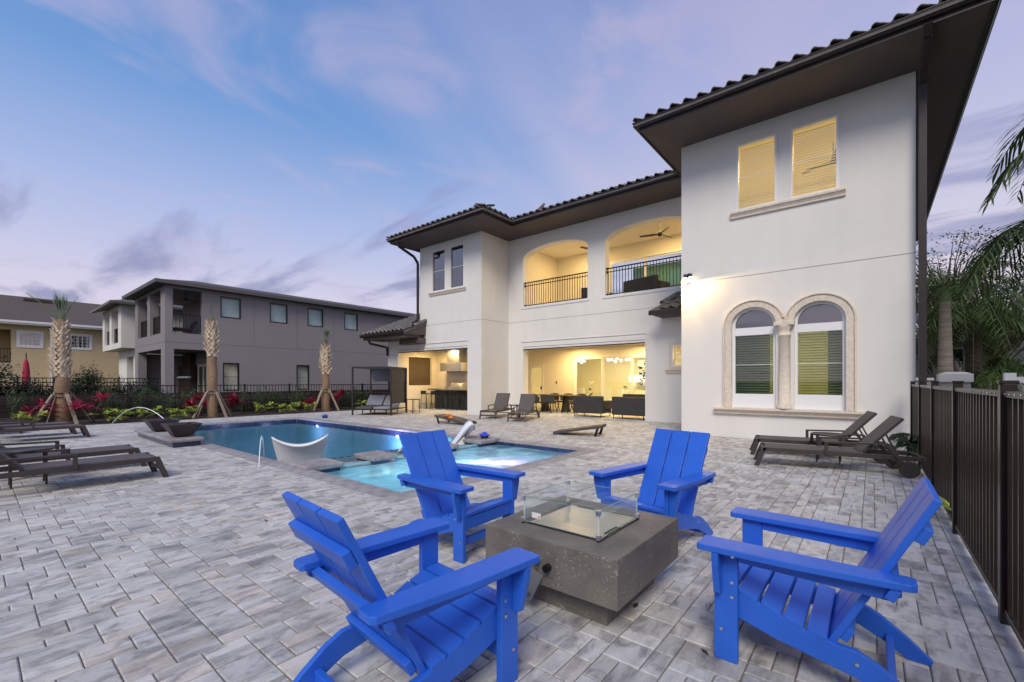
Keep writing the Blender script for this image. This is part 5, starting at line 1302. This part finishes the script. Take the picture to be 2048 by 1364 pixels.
hy = [.2, .9, 3.0, 3.4, 3.8, 4.3, 4.62, 5.0, 5.35, 7.35, 7.8, 8.15, 8.5, 8.85, 9.3, 9.75, 11.7, 12.2, 12.6, 13.1]
hl = ['behind the far left lounger', 'left of the first red plant', 'first one right of the leftmost palm', 'second one right of the leftmost palm', 'third one right of the leftmost palm', 'fourth one right of the leftmost palm, behind the water arc', 'behind the two fire bowls, left one', 'behind the two fire bowls, right one', 'touching the left brace of the middle palm', 'right of the red plant by the middle palm', 'in the row between middle and third palm, second one', 'in the row between middle and third palm, third one', 'in the row between middle and third palm, fourth one', 'in the row between middle and third palm, fifth one', 'in the row between middle and third palm, sixth one', 'just left of the third palm', 'right of the third palm beside the bright red plant', 'behind the left post of the daybed', 'behind the middle of the daybed', 'behind the right side of the daybed']
for i, y in enumerate(hy):
    t = thing('podocarpus_shrub', 'upright dark green fine-leaved shrub '+hl[i], 'shrub', (-20.6+.15*math.sin(i*3.3), y, 0), i*1.7, 'upright green shrubs against the black fence'); s = .88+.3*((i*5) % 7)/7; t.scale = (s, s, s)
    for nm, me in zip(('foliage', 'stem'), pm[i % 4]): inst(nm, me, t, (0, 0, 0), local=True)
def bush(name, label, loc, size, mat, n, seed, group=None, leaf=.12):
    rg = random.Random(seed); m = MB(); st = MB(); t = thing(name, label, 'shrub', loc, 0, group)
    for k in range(26):
        d = rnd_dir(rg, -.2, 1); c = Vector((d.x*size[0], d.y*size[1], size[2]*(.45+.45*d.z)))*rg.uniform(.6, 1)
        st.tube([(0, 0, 0), c], .012, 4)
        for i in range(n): q = c+Vector((rg.gauss(0, size[0]*.22), rg.gauss(0, size[1]*.22), rg.gauss(0, size[2]*.12))); leafquad(m, q, rnd_dir(rg, -.3, .9), leaf*rg.uniform(.7, 1.3), leaf*.42, .3)
    m.build('foliage', mat, t, local=True, recalc=False); st.build('stem', M_bark, t, local=True); return t
bush('dark_bush', 'tall dark green bush at the left edge beyond the black fence', (-26.5, .3, 0), (1.0, 1.0, 2.3), M_dkleaf, 150, 31, None, .15)
bush('dark_bush', 'dark bush right behind the leftmost palm trunk, beyond the fence', (-27.5, 3.35, 0), (.65, .6, 2.1), M_dkleaf, 150, 32, None, .14)
for k, y in enumerate((1.2, 2.2, 4.2, 5.2)): bush('dark_bush', ['low dark hedge bush under the red folded umbrella', 'low dark hedge bush left of the leftmost palm trunk', 'low dark hedge bush in front of the white block house corner', 'low dark hedge bush before the grey house left pillar'][k], (-26.0, y, 0), (.8, .7, 1.5), M_dkleaf, 130, 33+k, 'low dark bushes behind the black fence')
bush('leaning_tree_branch', 'green drooping foliage at the far left edge in front of the tan balcony', (-24.5, -.62, 0), (.7, .7, 4.2), M_hedge, 55, 41)

# cabbage palms with booted trunks
def frond_fan(m, base, d, pet, L, spread, n, rg, w=.035):
    base = Vector(base); d = Vector(d).normalized(); e = base+d*pet; m.tube([base, e], [.018, .010], 5)
    s = d.cross(Vector((.3, .9, .1))).normalized()
    for i in range(n):
        a = (i/(n-1)*2-1)*spread; q = (d*math.cos(a)+s*math.sin(a)); leafquad(m, e, q, L*(1-.25*abs(a)/max(spread, .01))*rg.uniform(.9, 1.05), w, .15, s.cross(d))
def cabbage_palm(label, x, y, th, tip, r0, boot_z, seed, dead=()):
    rg = random.Random(seed); t = thing('cabbage_palm', label, 'palm tree', (x, y, 0), 0, 'newly planted cabbage palms with wooden braces')
    m = MB(); n = 22; m.tube([(.02*math.sin(k*.9), .015*math.cos(k*1.3), th*k/n) for k in range(n+1)], [r0*(1.08-.16*k/n)*(1+.02*math.sin(k*2.6)) if k/n < .93 else r0*(.92-.45*((k/n)-.93)/.07) for k in range(n+1)], 16); m.build('trunk', M_trunk, t, local=True)
    b = MB(); W = .060; v = []
    for y, z, w in ((.012, 0, 1.15), (.020, .09, 1.0), (.040, .18, .72), (.072, .25, .50), (.105, .30, .40)):
        v += [(-W*w, y-.012, z), (0, y+.014, z), (W*w, y-.012, z), (0, y-.022, z)]
    fb = [(0, 3, 2, 1), (16, 17, 18, 19)]
    for q in range(4):
        for k in range(4): l = (k+1) % 4; fb.append((q*4+k, q*4+l, q*4+4+l, q*4+4+k))
    b.add(v, fb); bmsh = b.mesh('leaf_base', M_boot)
    rows = int((th-.06-boot_z)/.088)
    for k in range(rows):
        z = boot_z-.05+k*.088; fr_ = k/rows; rr = r0*(1.06-.42*max(0, fr_-.6)/.4)
        for j in range(6):
            a = (j+.5*(k % 2))*math.pi/3+rg.uniform(-.1, .1); sg = 1 if (j+k) % 2 else -1; s = rg.uniform(.85, 1.12)*(1-.18*fr_)
            inst('leaf_base', bmsh, t, (math.cos(a)*rr*.96, math.sin(a)*rr*.96, z+rg.uniform(-.02, .02)), (R(rg.uniform(-4, 10)), R(sg*rg.uniform(20, 32)), a-math.pi/2), (s*1.05, s, s), local=True)
    f = MB(); L = tip-th
    for k in range(7):
        d = Vector((rg.gauss(0, .10), rg.gauss(0, .13), 1)); frond_fan(f, (rg.uniform(-.04, .04), rg.uniform(-.04, .04), th-.15), d, L*.38, L*.78, .30, 9, rg)
    f.build('crown', M_fan, t, local=True, recalc=False)
    for q in dead:
        f = MB(); f.tube([(0, 0, th-.1), Vector(q)*.5+Vector((0, 0, th+.02)), Vector(q)+Vector((0, 0, th))], [.02, .015, .008], 6); frond_fan(f, Vector(q)*.8+Vector((0, 0, th)), Vector(q), .12, .25, .12, 4, rg, .02); f.build('cut_frond', M_fan, t, local=True, recalc=False)
    for k, zb in enumerate((.98, .86)):
        c = MB(); c.tube([(r0*1.12*math.cos(a), r0*1.12*math.sin(a), zb) for a in [2*math.pi*i/20 for i in range(21)]], .012, 5, False); c.build('strap', M_black, t, local=True)
    for k in range(4):
        a = .35+k*math.pi/2; c, s = math.cos(a), math.sin(a)
        MB().bar((c*r0*1.10, s*r0*1.10, .80), (c*r0*1.10, s*r0*1.10, 1.02), .09, .045, (c, s, 0)).build('batten', M_brace, t, local=True)
        MB().bar((c*(r0+.06), s*(r0+.06), .95), (c*(r0+.58), s*(r0+.58), .0), .085, .04, (c, s, .4)).build('support_brace', M_brace, t, local=True)
    return t
cabbage_palm('leftmost and stoutest cabbage palm trunk with braces in the planting bed', -19.8, 1.84, 3.32, 4.30, .172, 1.55, 51, ((-.3, -.75, .75), (.2, -.18, .75), (.1, .28, .62)))
cabbage_palm('slim middle cabbage palm in front of the grey house corner window', -19.5, 5.84, 3.70, 4.52, .158, 2.35, 52)
cabbage_palm('cabbage palm with braces nearest the canopy daybed', -19.7, 10.45, 3.10, 4.10, .168, 1.75, 53, ((-.15, -.3, .5), (.1, .32, .6)))

# palms and tree at the right
def pinnate(m, base, az, el, L, droop, rg, n=34, lw=.03, ll=.45, curve=1.0):
    h = Vector((math.cos(az), math.sin(az), 0)); pts = []
    for i in range(n+1):
        t = i/n; pts.append(Vector(base)+h*(L*t*math.cos(el))+Vector((0, 0, L*t*math.sin(el)-droop*L*t**(1.6+curve))))
    m.tube(pts[::4]+[pts[-1]], [.022-.018*k/(len(pts[::4])) for k in range(len(pts[::4])+1)], 5)
    for i in range(2, n+1):
        t = i/n; d = (pts[i]-pts[i-1]).normalized(); s = d.cross(Vector((0, 0, 1))).normalized(); u = s.cross(d)
        for sg in (-1, 1):
            q = s*sg*.85+d*.55+u*rg.uniform(-.15, .3); blade(m, pts[i], q, ll*math.sin(math.pi*(.12+.80*t))*rg.uniform(.85, 1.1), lw, rg.uniform(.25, .6), 3)
def feather_palm(label, loc, th, r0, r1, nf, L, seed, mat=M_frond, trunk=M_royal, az0=0, spread=(.1, 1.1), droop=.75, shaft=0, ll=.5, bulge=0):
    rg = random.Random(seed); t = thing('feather_palm', label, 'palm tree', loc)
    m = MB(); n = 14; m.tube([(0, 0, th*k/n) for k in range(n+1)], [(r0+(r1-r0)*k/n)*(1+bulge*math.exp(-((k/n-.12)/.16)**2)) for k in range(n+1)], 18); m.build('trunk', trunk, t, local=True)
    if shaft:
        m = MB(); m.tube([(0, 0, th-.02), (0, 0, th+shaft*.5), (0, 0, th+shaft)], [r1*1.1, r1*.95, r1*.5], 14); m.build('crownshaft', M_hedge_solid, t, local=True)
    for k in range(nf):
        m = MB(); az = az0+k*2.39996; el = rg.uniform(*spread); pinnate(m, (0, 0, th+shaft*.8), az, el, L*rg.uniform(.8, 1.1), droop*rg.uniform(.8, 1.2), rg, ll=ll); m.build('frond', mat, t, local=True, recalc=False)
    return t
M_hedge_solid = pbr('green_shaft', (.10, .15, .06), (.07, .11, .04), .6)
feather_palm('thick grey-trunked royal palm behind the house corner on the right', (1.50, 16.4, 0), 3.5, .20, .11, 15, 2.3, 61, shaft=.5, droop=.9, spread=(-.1, 1.0), bulge=.25)
feather_palm('dense shaggy palm with brownish fronds right of the royal palm', (2.35, 19.0, 0), 3.3, .17, .19, 36, 1.9, 62, trunk=M_bark, droop=1.15, spread=(-.5, 1.1), ll=.65)
feather_palm('large feathery palm drooping in from the right edge of the picture', (2.72, 11.2, 0), 3.5, .13, .10, 22, 2.05, 63, droop=.95, shaft=.4, spread=(-.2, 1.25), ll=.68)
feather_palm('tall palm at the right edge with its fronds high against the sky', (2.75, 10.2, 0), 4.9, .12, .09, 16, 1.7, 64, droop=.95, shaft=.4, spread=(-.05, 1.1), ll=.66)
for k, (x, y, h) in enumerate(((2.35, 17.2, 1.45), (2.95, 17.9, 1.70), (1.9, 17.8, 1.0))): feather_palm(['small green palm left of the white gable wall behind the pillar', 'small green palm right in front of the white gable wall', 'shortest green palm low beside the gate pillar'][k], (x, y, 0), h, .06, .05, 14, .95, 70+k, droop=.9, spread=(-.1, 1.2), ll=.42)
def leafy_tree(label, loc, h, r, seed, n=80, leaf=.14, mat=M_treeleaf):
    rg = random.Random(seed); t = thing('leafy_tree', label, 'tree', loc); tr = MB(); lf = MB()
    tr.tube([(0, 0, 0), (.1, .05, h*.3), (.0, .1, h*.55), (.1, 0, h*.8)], [.20, .16, .11, .04], 10)
    for k in range(n):
        d = rnd_dir(rg, -.35, 1); c = Vector((d.x*r, d.y*r, h*.68+d.z*h*.32))*rg.uniform(.75, 1.05)
        if True: tr.tube([(.05, .05, h*rg.uniform(.3, .6)), c*.6+Vector((0, 0, h*.25)), c], [.035, .02, .006], 5)
        for i in range(42): lf.v and None; q = c+Vector((rg.gauss(0, .21), rg.gauss(0, .21), rg.gauss(0, .15))); leafquad(lf, q, rnd_dir(rg, -.5, .8), leaf*rg.uniform(.6, 1.3), leaf*.45, .3)
    tr.build('trunk', M_bark, t, local=True); lf.build('crown', mat, t, local=True, recalc=False); return t
leafy_tree('loose fine-leaved tree against the bright sky right behind the house corner', (2.3, 25.0, 0), 7.4, 2.3, 81, 150)
leafy_tree('darker bushy tree standing behind the pillar and palms on the right', (3.4, 23.0, 0), 5.6, 2.2, 82, 120, .16, M_hedge)
# plants at the foot of the right fence
def blade_plant(label, loc, n, L, w, mat, seed, zr=(.2, .9), name='broad_leaf_plant'):
    rg = random.Random(seed); t = thing(name, label, 'plant', loc); 
    for k in range(n):
        m = MB(); a = k*2.39996; d = rnd_dir(rg, *zr); d = Vector((math.cos(a)*.6-.25, math.sin(a)*.6, d.z)); blade(m, (0, 0, .02), d, L*rg.uniform(.7, 1.1), w, rg.uniform(.1, .4), 5); m.build('leaf', mat, t, local=True, recalc=False)
    return t
blade_plant('yellow-green broad-leaved plant poking through the fence beside the right chair', (.70, 5.95, 0), 9, .48, .085, M_croton, 91)
feather_palm('tiny dark feather-leaved plant at the fence foot behind the right loungers', (.46, 9.9, 0), .30, .02, .02, 8, .48, 92, mat=M_dkleaf, droop=.6, spread=(.2, 1.2), ll=.14)
blade_plant('dark grassy tuft at the foot of the fence by the lounger wheel', (.50, 8.75, 0), 14, .28, .02, M_dkleaf, 93, (.5, 1.0), 'grass_tuft')

# ------------------------------------------------------------------ lanai and indoor furniture
def dining_chair(label, loc, rz, grp):
    t = thing('dining_chair', label, 'chair', loc, rz, grp)
    MB().box(-.26, .26, -.25, .25, .40, .46).build('seat', M_dfab, t, .02, 2, local=True)
    m = MB(); n = 12
    v = []; f = []
    for i in range(n+1):
        a = math.pi*(i/n); c = Vector((-.29*math.cos(a), -.10-.20*math.sin(a), 0)); hh = .66+.14*math.sin(a)
        o = Vector((-math.cos(a), -math.sin(a), 0))*.025
        v += [(*(c-o).xy, .47), (*(c+o).xy, .47), (*(c+o*2.2).xy, hh), (*(c+o*.4).xy, hh)]
    for i in range(n):
        q = i*4
        for k in range(4): l = (k+1) % 4; f.append((q+k, q+l, q+4+l, q+4+k))
    f += [(0, 1, 2, 3), (4*n, 4*n+3, 4*n+2, 4*n+1)]; m.add(v, f, False); m.build('backrest', M_dfab, t, local=True)
    for sx in (-1, 1):
        for sy in (-1, 1): MB().bar((sx*.20, sy*.19, .40), (sx*.27, sy*.26, 0), .03, .03).build('leg', M_black, t, local=True)
    return t
tdx, tdy = -11.0, 16.55
dt = thing('dining_table', 'dark outdoor dining table in the lit lanai', 'table', (tdx, tdy, 0))
MB().box(-1.05, 1.05, -.48, .48, .72, .755).build('table_top', M_wood, dt, .005, 1, local=True)
for sx in (-.55, .55):
    MB().prism([(-.30, 0), (.30, 0), (.12, .719), (-.12, .719)], 'x', sx-.05, sx+.05).build('leg', M_black, dt, local=True)
GD = 'dark chairs round the lanai dining table'
dc = dining_chair('dark dining chair on the near side of the table, left one', (tdx-.6, tdy-.72, 0), 0, GD)
dup(dc, (tdx+.12, tdy-.70, 0), R(4), 'dark dining chair on the near side of the table, middle one')
dup(dc, (tdx+1.30, tdy-.35, 0), R(80), 'dark dining chair at the right end of the table, in side view')
for k, x in enumerate((-.7, .05, .75)): dup(dc, (tdx+x, tdy+.74, 0), R(180), ['dark dining chair on the far side of the table, left one', 'dark dining chair on the far side of the table, middle one', 'dark dining chair on the far side of the table, right one'][k])
def soft_seat(name, label, cat, loc, rz, w, d, h, grp=None, mat=M_dfab, seat=.42, arms=True):
    t = thing(name, label, cat, loc, rz, grp)
    MB().box(-w/2, w/2, d/2-.20, d/2, .14, h).build('backrest', mat, t, .05, 3, local=True)
    MB().box(-w/2+.02, w/2-.02, -d/2, d/2-.201, .14, .28).build('base', mat, t, .02, 2, local=True)
    n = max(1, round(w/.85)); cw = (w-.30)/n
    for k in range(n): MB().box(-w/2+.15+k*cw+.005, -w/2+.15+(k+1)*cw-.005, -d/2+.01, d/2-.205, .281, seat).build('seat_cushion', mat, t, .04, 3, local=True)
    if arms:
        for s in (-1, 1): x0, x1 = sorted((s*(w/2-.15), s*(w/2-.005))); MB().box(x0, x1, -d/2-.01, d/2-.202, .285, h*.78).build('armrest', mat, t, .04, 3, local=True)
    for sx in (-1, 1):
        for sy in (-1, 1): MB().tube([(sx*(w/2-.06), sy*(d/2-.06), 0), (sx*(w/2-.06), sy*(d/2-.06), .14)], .016, 8).build('leg', M_black, t, local=True)
    return t
soft_seat('armchair', 'dark grey lounge armchair seen from behind, left one at the lanai edge', 'armchair', (-8.42, 15.25, 0), R(180), 1.25, .85, .80, 'lanai armchairs with their backs to the patio')
soft_seat('armchair', 'dark grey lounge armchair seen from behind, right one at the lanai edge', 'armchair', (-6.75, 15.2, 0), R(180), 1.25, .85, .80, 'lanai armchairs with their backs to the patio')
soft_seat('sofa', 'long dark grey sofa facing the patio inside the lanai', 'sofa', (-7.0, 17.4, 0), 0, 2.6, .9, .82)
soft_seat('balcony_armchair', 'dark wicker armchair behind the left balcony railing', 'armchair', (-8.55, 15.5, 4.3), R(-60), .9, .85, .86)
soft_seat('balcony_sofa', 'dark wicker sofa with high back behind the right balcony railing', 'sofa', (-6.45, 15.7, 4.3), R(165), 1.45, .85, .80)
soft_seat('balcony_side_seat', 'low dark wicker seat at the left end of the right balcony arch', 'armchair', (-7.9, 16.6, 4.3), R(90), .8, .8, .62)
# kitchen
kc = thing('kitchen_counter', 'outdoor kitchen counter with granite top and dark front', 'counter', (-15.7, 14.95, 0))
m = MB(); m.box(-17.0, -14.3, 14.72, 15.34, .02, .93); m.build('cabinet', M_cab, kc)
m = MB()
for k in range(9): m.box(-16.95+k*.3, -16.68+k*.3, 14.70, 14.72, .08, .88)
m.build('panel', M_cab, kc)
m = MB(); m.box(-17.2, -14.25, 14.42, 15.345, .931, 1.0); m.build('counter_top', M_granite, kc, .008, 2)
m = MB(); m.box(-16.4, -16.3, 14.698, 14.7, .78, .86); m.build('socket', M_white, kc)
hd = thing('range_hood', 'stainless steel range hood on the kitchen wall', 'range hood', (-15.9, 15.1, 1.85))
m = MB(); m.box(-.75, .75, -.35, .24, 0, .42); m.build('canopy', M_steel, hd, .004, 1, local=True); m = MB(); m.box(-.42, .42, -.18, .24, .421, 1.09); m.build('chimney', M_steel, hd, .003, 1, local=True)
gr = thing('barbecue_grill', 'stainless steel built-in grill on the kitchen counter', 'grill', (-15.5, 14.95, 1.001))
m = MB(); m.box(-.42, .42, -.30, .30, 0, .09); m.build('body', M_steel, gr, local=True); m = MB(); m.prism([(-.24, .09), (.28, .09), (.28, .28), (.05, .34), (-.15, .26)], 'x', -.4, .4); m.build('lid', M_steel, gr, .01, 2, local=True)
m = MB(); m.tube([(-.3, -.27, .17), (.3, -.27, .17)], .013, 8); m.build('handle', M_bolt, gr, local=True)
for k in range(4):
    t = thing('bar_stool', ['black bar stool at the open left end of the kitchen counter', 'black bar stool second from the left at the kitchen counter', 'black bar stool third from the left at the kitchen counter', 'black bar stool rightmost at the kitchen counter'][k], 'stool', ((-17.15, -16.4, -15.7, -15.0)[k], 14.30, 0), 0, 'black bar stools at the kitchen counter')
    MB().box(-.2, .2, -.18, .18, .72, .76).build('seat', M_black, t, .01, 2, local=True); MB().box(-.19, .19, -.19, -.17, .761, .90).build('backrest', M_black, t, local=True)
    for sx in (-1, 1):
        for sy in (-1, 1): MB().bar((sx*.17, sy*.15, .72), (sx*.21, sy*.20, 0), .025, .025).build('leg', M_black, t, local=True)
    MB().bar((-.19, -.175, .26), (.19, -.175, .26), .02, .02).build('foot_rest', M_black, t, local=True)
# living room behind the sliders
lt = thing('glass_dining_table', 'glass dining table with dark crossed legs behind the sliding doors', 'table', (-11.6, 20.3, .02))
MB().box(-1.0, 1.0, -.5, .5, .73, .75).build('table_top', M_pane, lt, local=True); MB().bar((-.5, 0, 0), (.4, 0, .73), .08, .05).bar((.5, 0, 0), (-.4, 0, .73), .08, .05).build('leg', M_black, lt, local=True)
for k in range(5):
    x, y, rz = ((-12.4, 19.55, 0), (-11.3, 19.5, 0), (-10.35, 19.9, R(70)), (-9.6, 19.7, R(100)), (-9.1, 19.7, R(100)))[k]
    t = thing('white_chair', ['white upholstered chair leftmost behind the sliding door', 'white upholstered chair before the glass table middle', 'white upholstered chair at the right end of the glass table', 'white upholstered chair in the middle door panel, left of two', 'white upholstered chair in the middle door panel, right of two'][k], 'chair', (x, y, .02), rz, 'white upholstered chairs in the living room')
    MB().box(-.24, .24, -.24, .24, .36, .48).build('seat', M_white, t, .03, 2, local=True); MB().box(-.24, .24, -.30, -.241, .36, 1.0).build('backrest', M_white, t, .02, 2, local=True)
    for sx in (-.2, .2):
        for sy in (-.2, .2): MB().box(sx-.018, sx+.018, sy-.018, sy+.018, 0, .36).build('leg', M_steel, t, local=True)
cn = thing('white_console', 'white console cabinet below the living room mirrors', 'cabinet', (-8.2, 22.7, .02))
MB().box(-1.6, 1.6, -.22, .22, .05, .86).build('body', M_white, cn, .01, 1, local=True); MB().box(-1.5, 1.5, -.18, .18, 0, .049).build('foot', M_black, cn, local=True)
def lamp(label, x, y, z, s=1.):
    t = thing('table_lamp', label, 'lamp', (x, y, z), 0, 'white table lamps in the living room')
    MB().lathe([(.09*s, 0), (.09*s, .02), (.06*s, .03), (.11*s, .16*s), (.12*s, .24*s), (.04*s, .42*s), (.02, .48*s)], 18).build('base', M_white, t, local=True)
    MB().lathe([(.23*s, .44*s), (.20*s, .76*s)], 24).build('lamp_shade', M_shade, t, local=True); light('lamp_bulb', 'POINT', (x, y, z+.6*s), 12, (1, .85, .55), .1, parent=t)
sd = thing('side_cabinet', 'low white side cabinet behind the sofa under the bright lamp', 'cabinet', (-7.35, 19.3, .02)); MB().box(-.5, .5, -.22, .22, .04, .80).build('body', M_white, sd, .01, 1, local=True); MB().box(-.46, .46, -.18, .18, 0, .039).build('foot', M_black, sd, local=True)
lamp('bright white table lamp on the cabinet behind the sofa', -7.35, 19.3, .825, 1.15); lamp('paler table lamp farther back between the orchid and the mirror', -10.0, 22.6, .90, 1.0)
for k, (x, y) in enumerate(((-9.75, 23.18), (-8.3, 23.18))):
    t = thing('wall_mirror', ['dark geometric wall mirror, left of the pair in the living room', 'dark geometric wall mirror, right of the pair in the living room'][k], 'mirror', (x, y, 1.0), 0, 'geometric wall mirrors')
    MB().box(-.25, .25, -.02, 0, 0, 1.5).build('mirror_plate', M_steel, t, local=True); m = MB(); rg = random.Random(k)
    for q in range(26): a, b = rg.uniform(-.25, .17), rg.uniform(0, 1.42); m.box(a, a+rg.choice((.08, .16)), -.04, -.021, b, b+rg.choice((.04, .10)))
    m.build('lattice', M_black, t, local=True)
for k, (x, y) in enumerate(((-11.4, 20.35), (-9.9, 21.4))):
    t = thing('orchid_pot', ['potted orchid on the glass table', 'potted orchid in the middle of the sliding door view'][k], 'plant', (x, y, .77 if k == 0 else .9)); rg = random.Random(k+5)
    MB().lathe([(.08, 0), (.11, .14), (.10, .14), (0, .12)], 16).build('pot', M_white, t, local=True); m = MB()
    for q in range(22): blade(m, (0, 0, .14), rnd_dir(rg, .2, .9), .26, .05, .5)
    m.build('leaves', M_hedge, t, local=True, recalc=False); m = MB(); m.tube([(0, 0, .14), (.05, 0, .45), (.2, 0, .6)], .006, 5)
    for q in range(16): leafquad(m, (rg.uniform(0, .22), rg.uniform(-.05, .05), rg.uniform(.4, .62)), rnd_dir(rg), .09, .08)
    m.build('blossom', M_white, t, local=True, recalc=False)
st_ = thing('plant_stand', 'white plant stand under the orchid in the living room', 'stand', (-9.9, 21.4, .02)); MB().box(-.3, .3, -.2, .2, 0, .879).build('body', M_white, st_, .01, 1, local=True)
for k, x in enumerate((-12.4, -9.9)):
    t = thing('chandelier', ['globe chandelier over the glass table', 'globe chandelier in the middle door panel'][k], 'chandelier', (x, 20.6, 2.45), 0, 'globe chandeliers'); rg = random.Random(k+2)
    MB().tube([(0, 0, 0), (0, 0, .55)], .012, 6).bar((-.55, 0, 0), (.55, 0, 0), .02, .02).build('rod', M_bolt, t, local=True)
    for q in range(7): MB().lathe([(0, -.06), (.045, -.042), (.06, 0), (.045, .042), (0, .06)], 12, (-.54+q*.18, rg.uniform(-.15, .15), rg.uniform(-.09, .09))).build('globe', M_bulb, t, local=True)

# a few dry leaves lying on the paving
lv = MB(); rg = random.Random(77)
for k in range(26):
    x, y = rg.uniform(-11, .2), rg.uniform(1.2, 11)
    if (HX0-.3 < x < HX1+.3 and HY0-.3 < y < HY1+.3): continue
    a = rg.uniform(0, 6.28); L = rg.uniform(.02, .045); c, q = math.cos(a)*L, math.sin(a)*L
    lv.add([(x-c, y-q, .004), (x-q*.35, y+c*.35, .012), (x+c, y+q, .006), (x+q*.35, y-c*.35, .008)], [(0, 1, 2), (0, 2, 3)])
lv.build('fallen_leaves', M_mulch, recalc=False, kind='stuff')
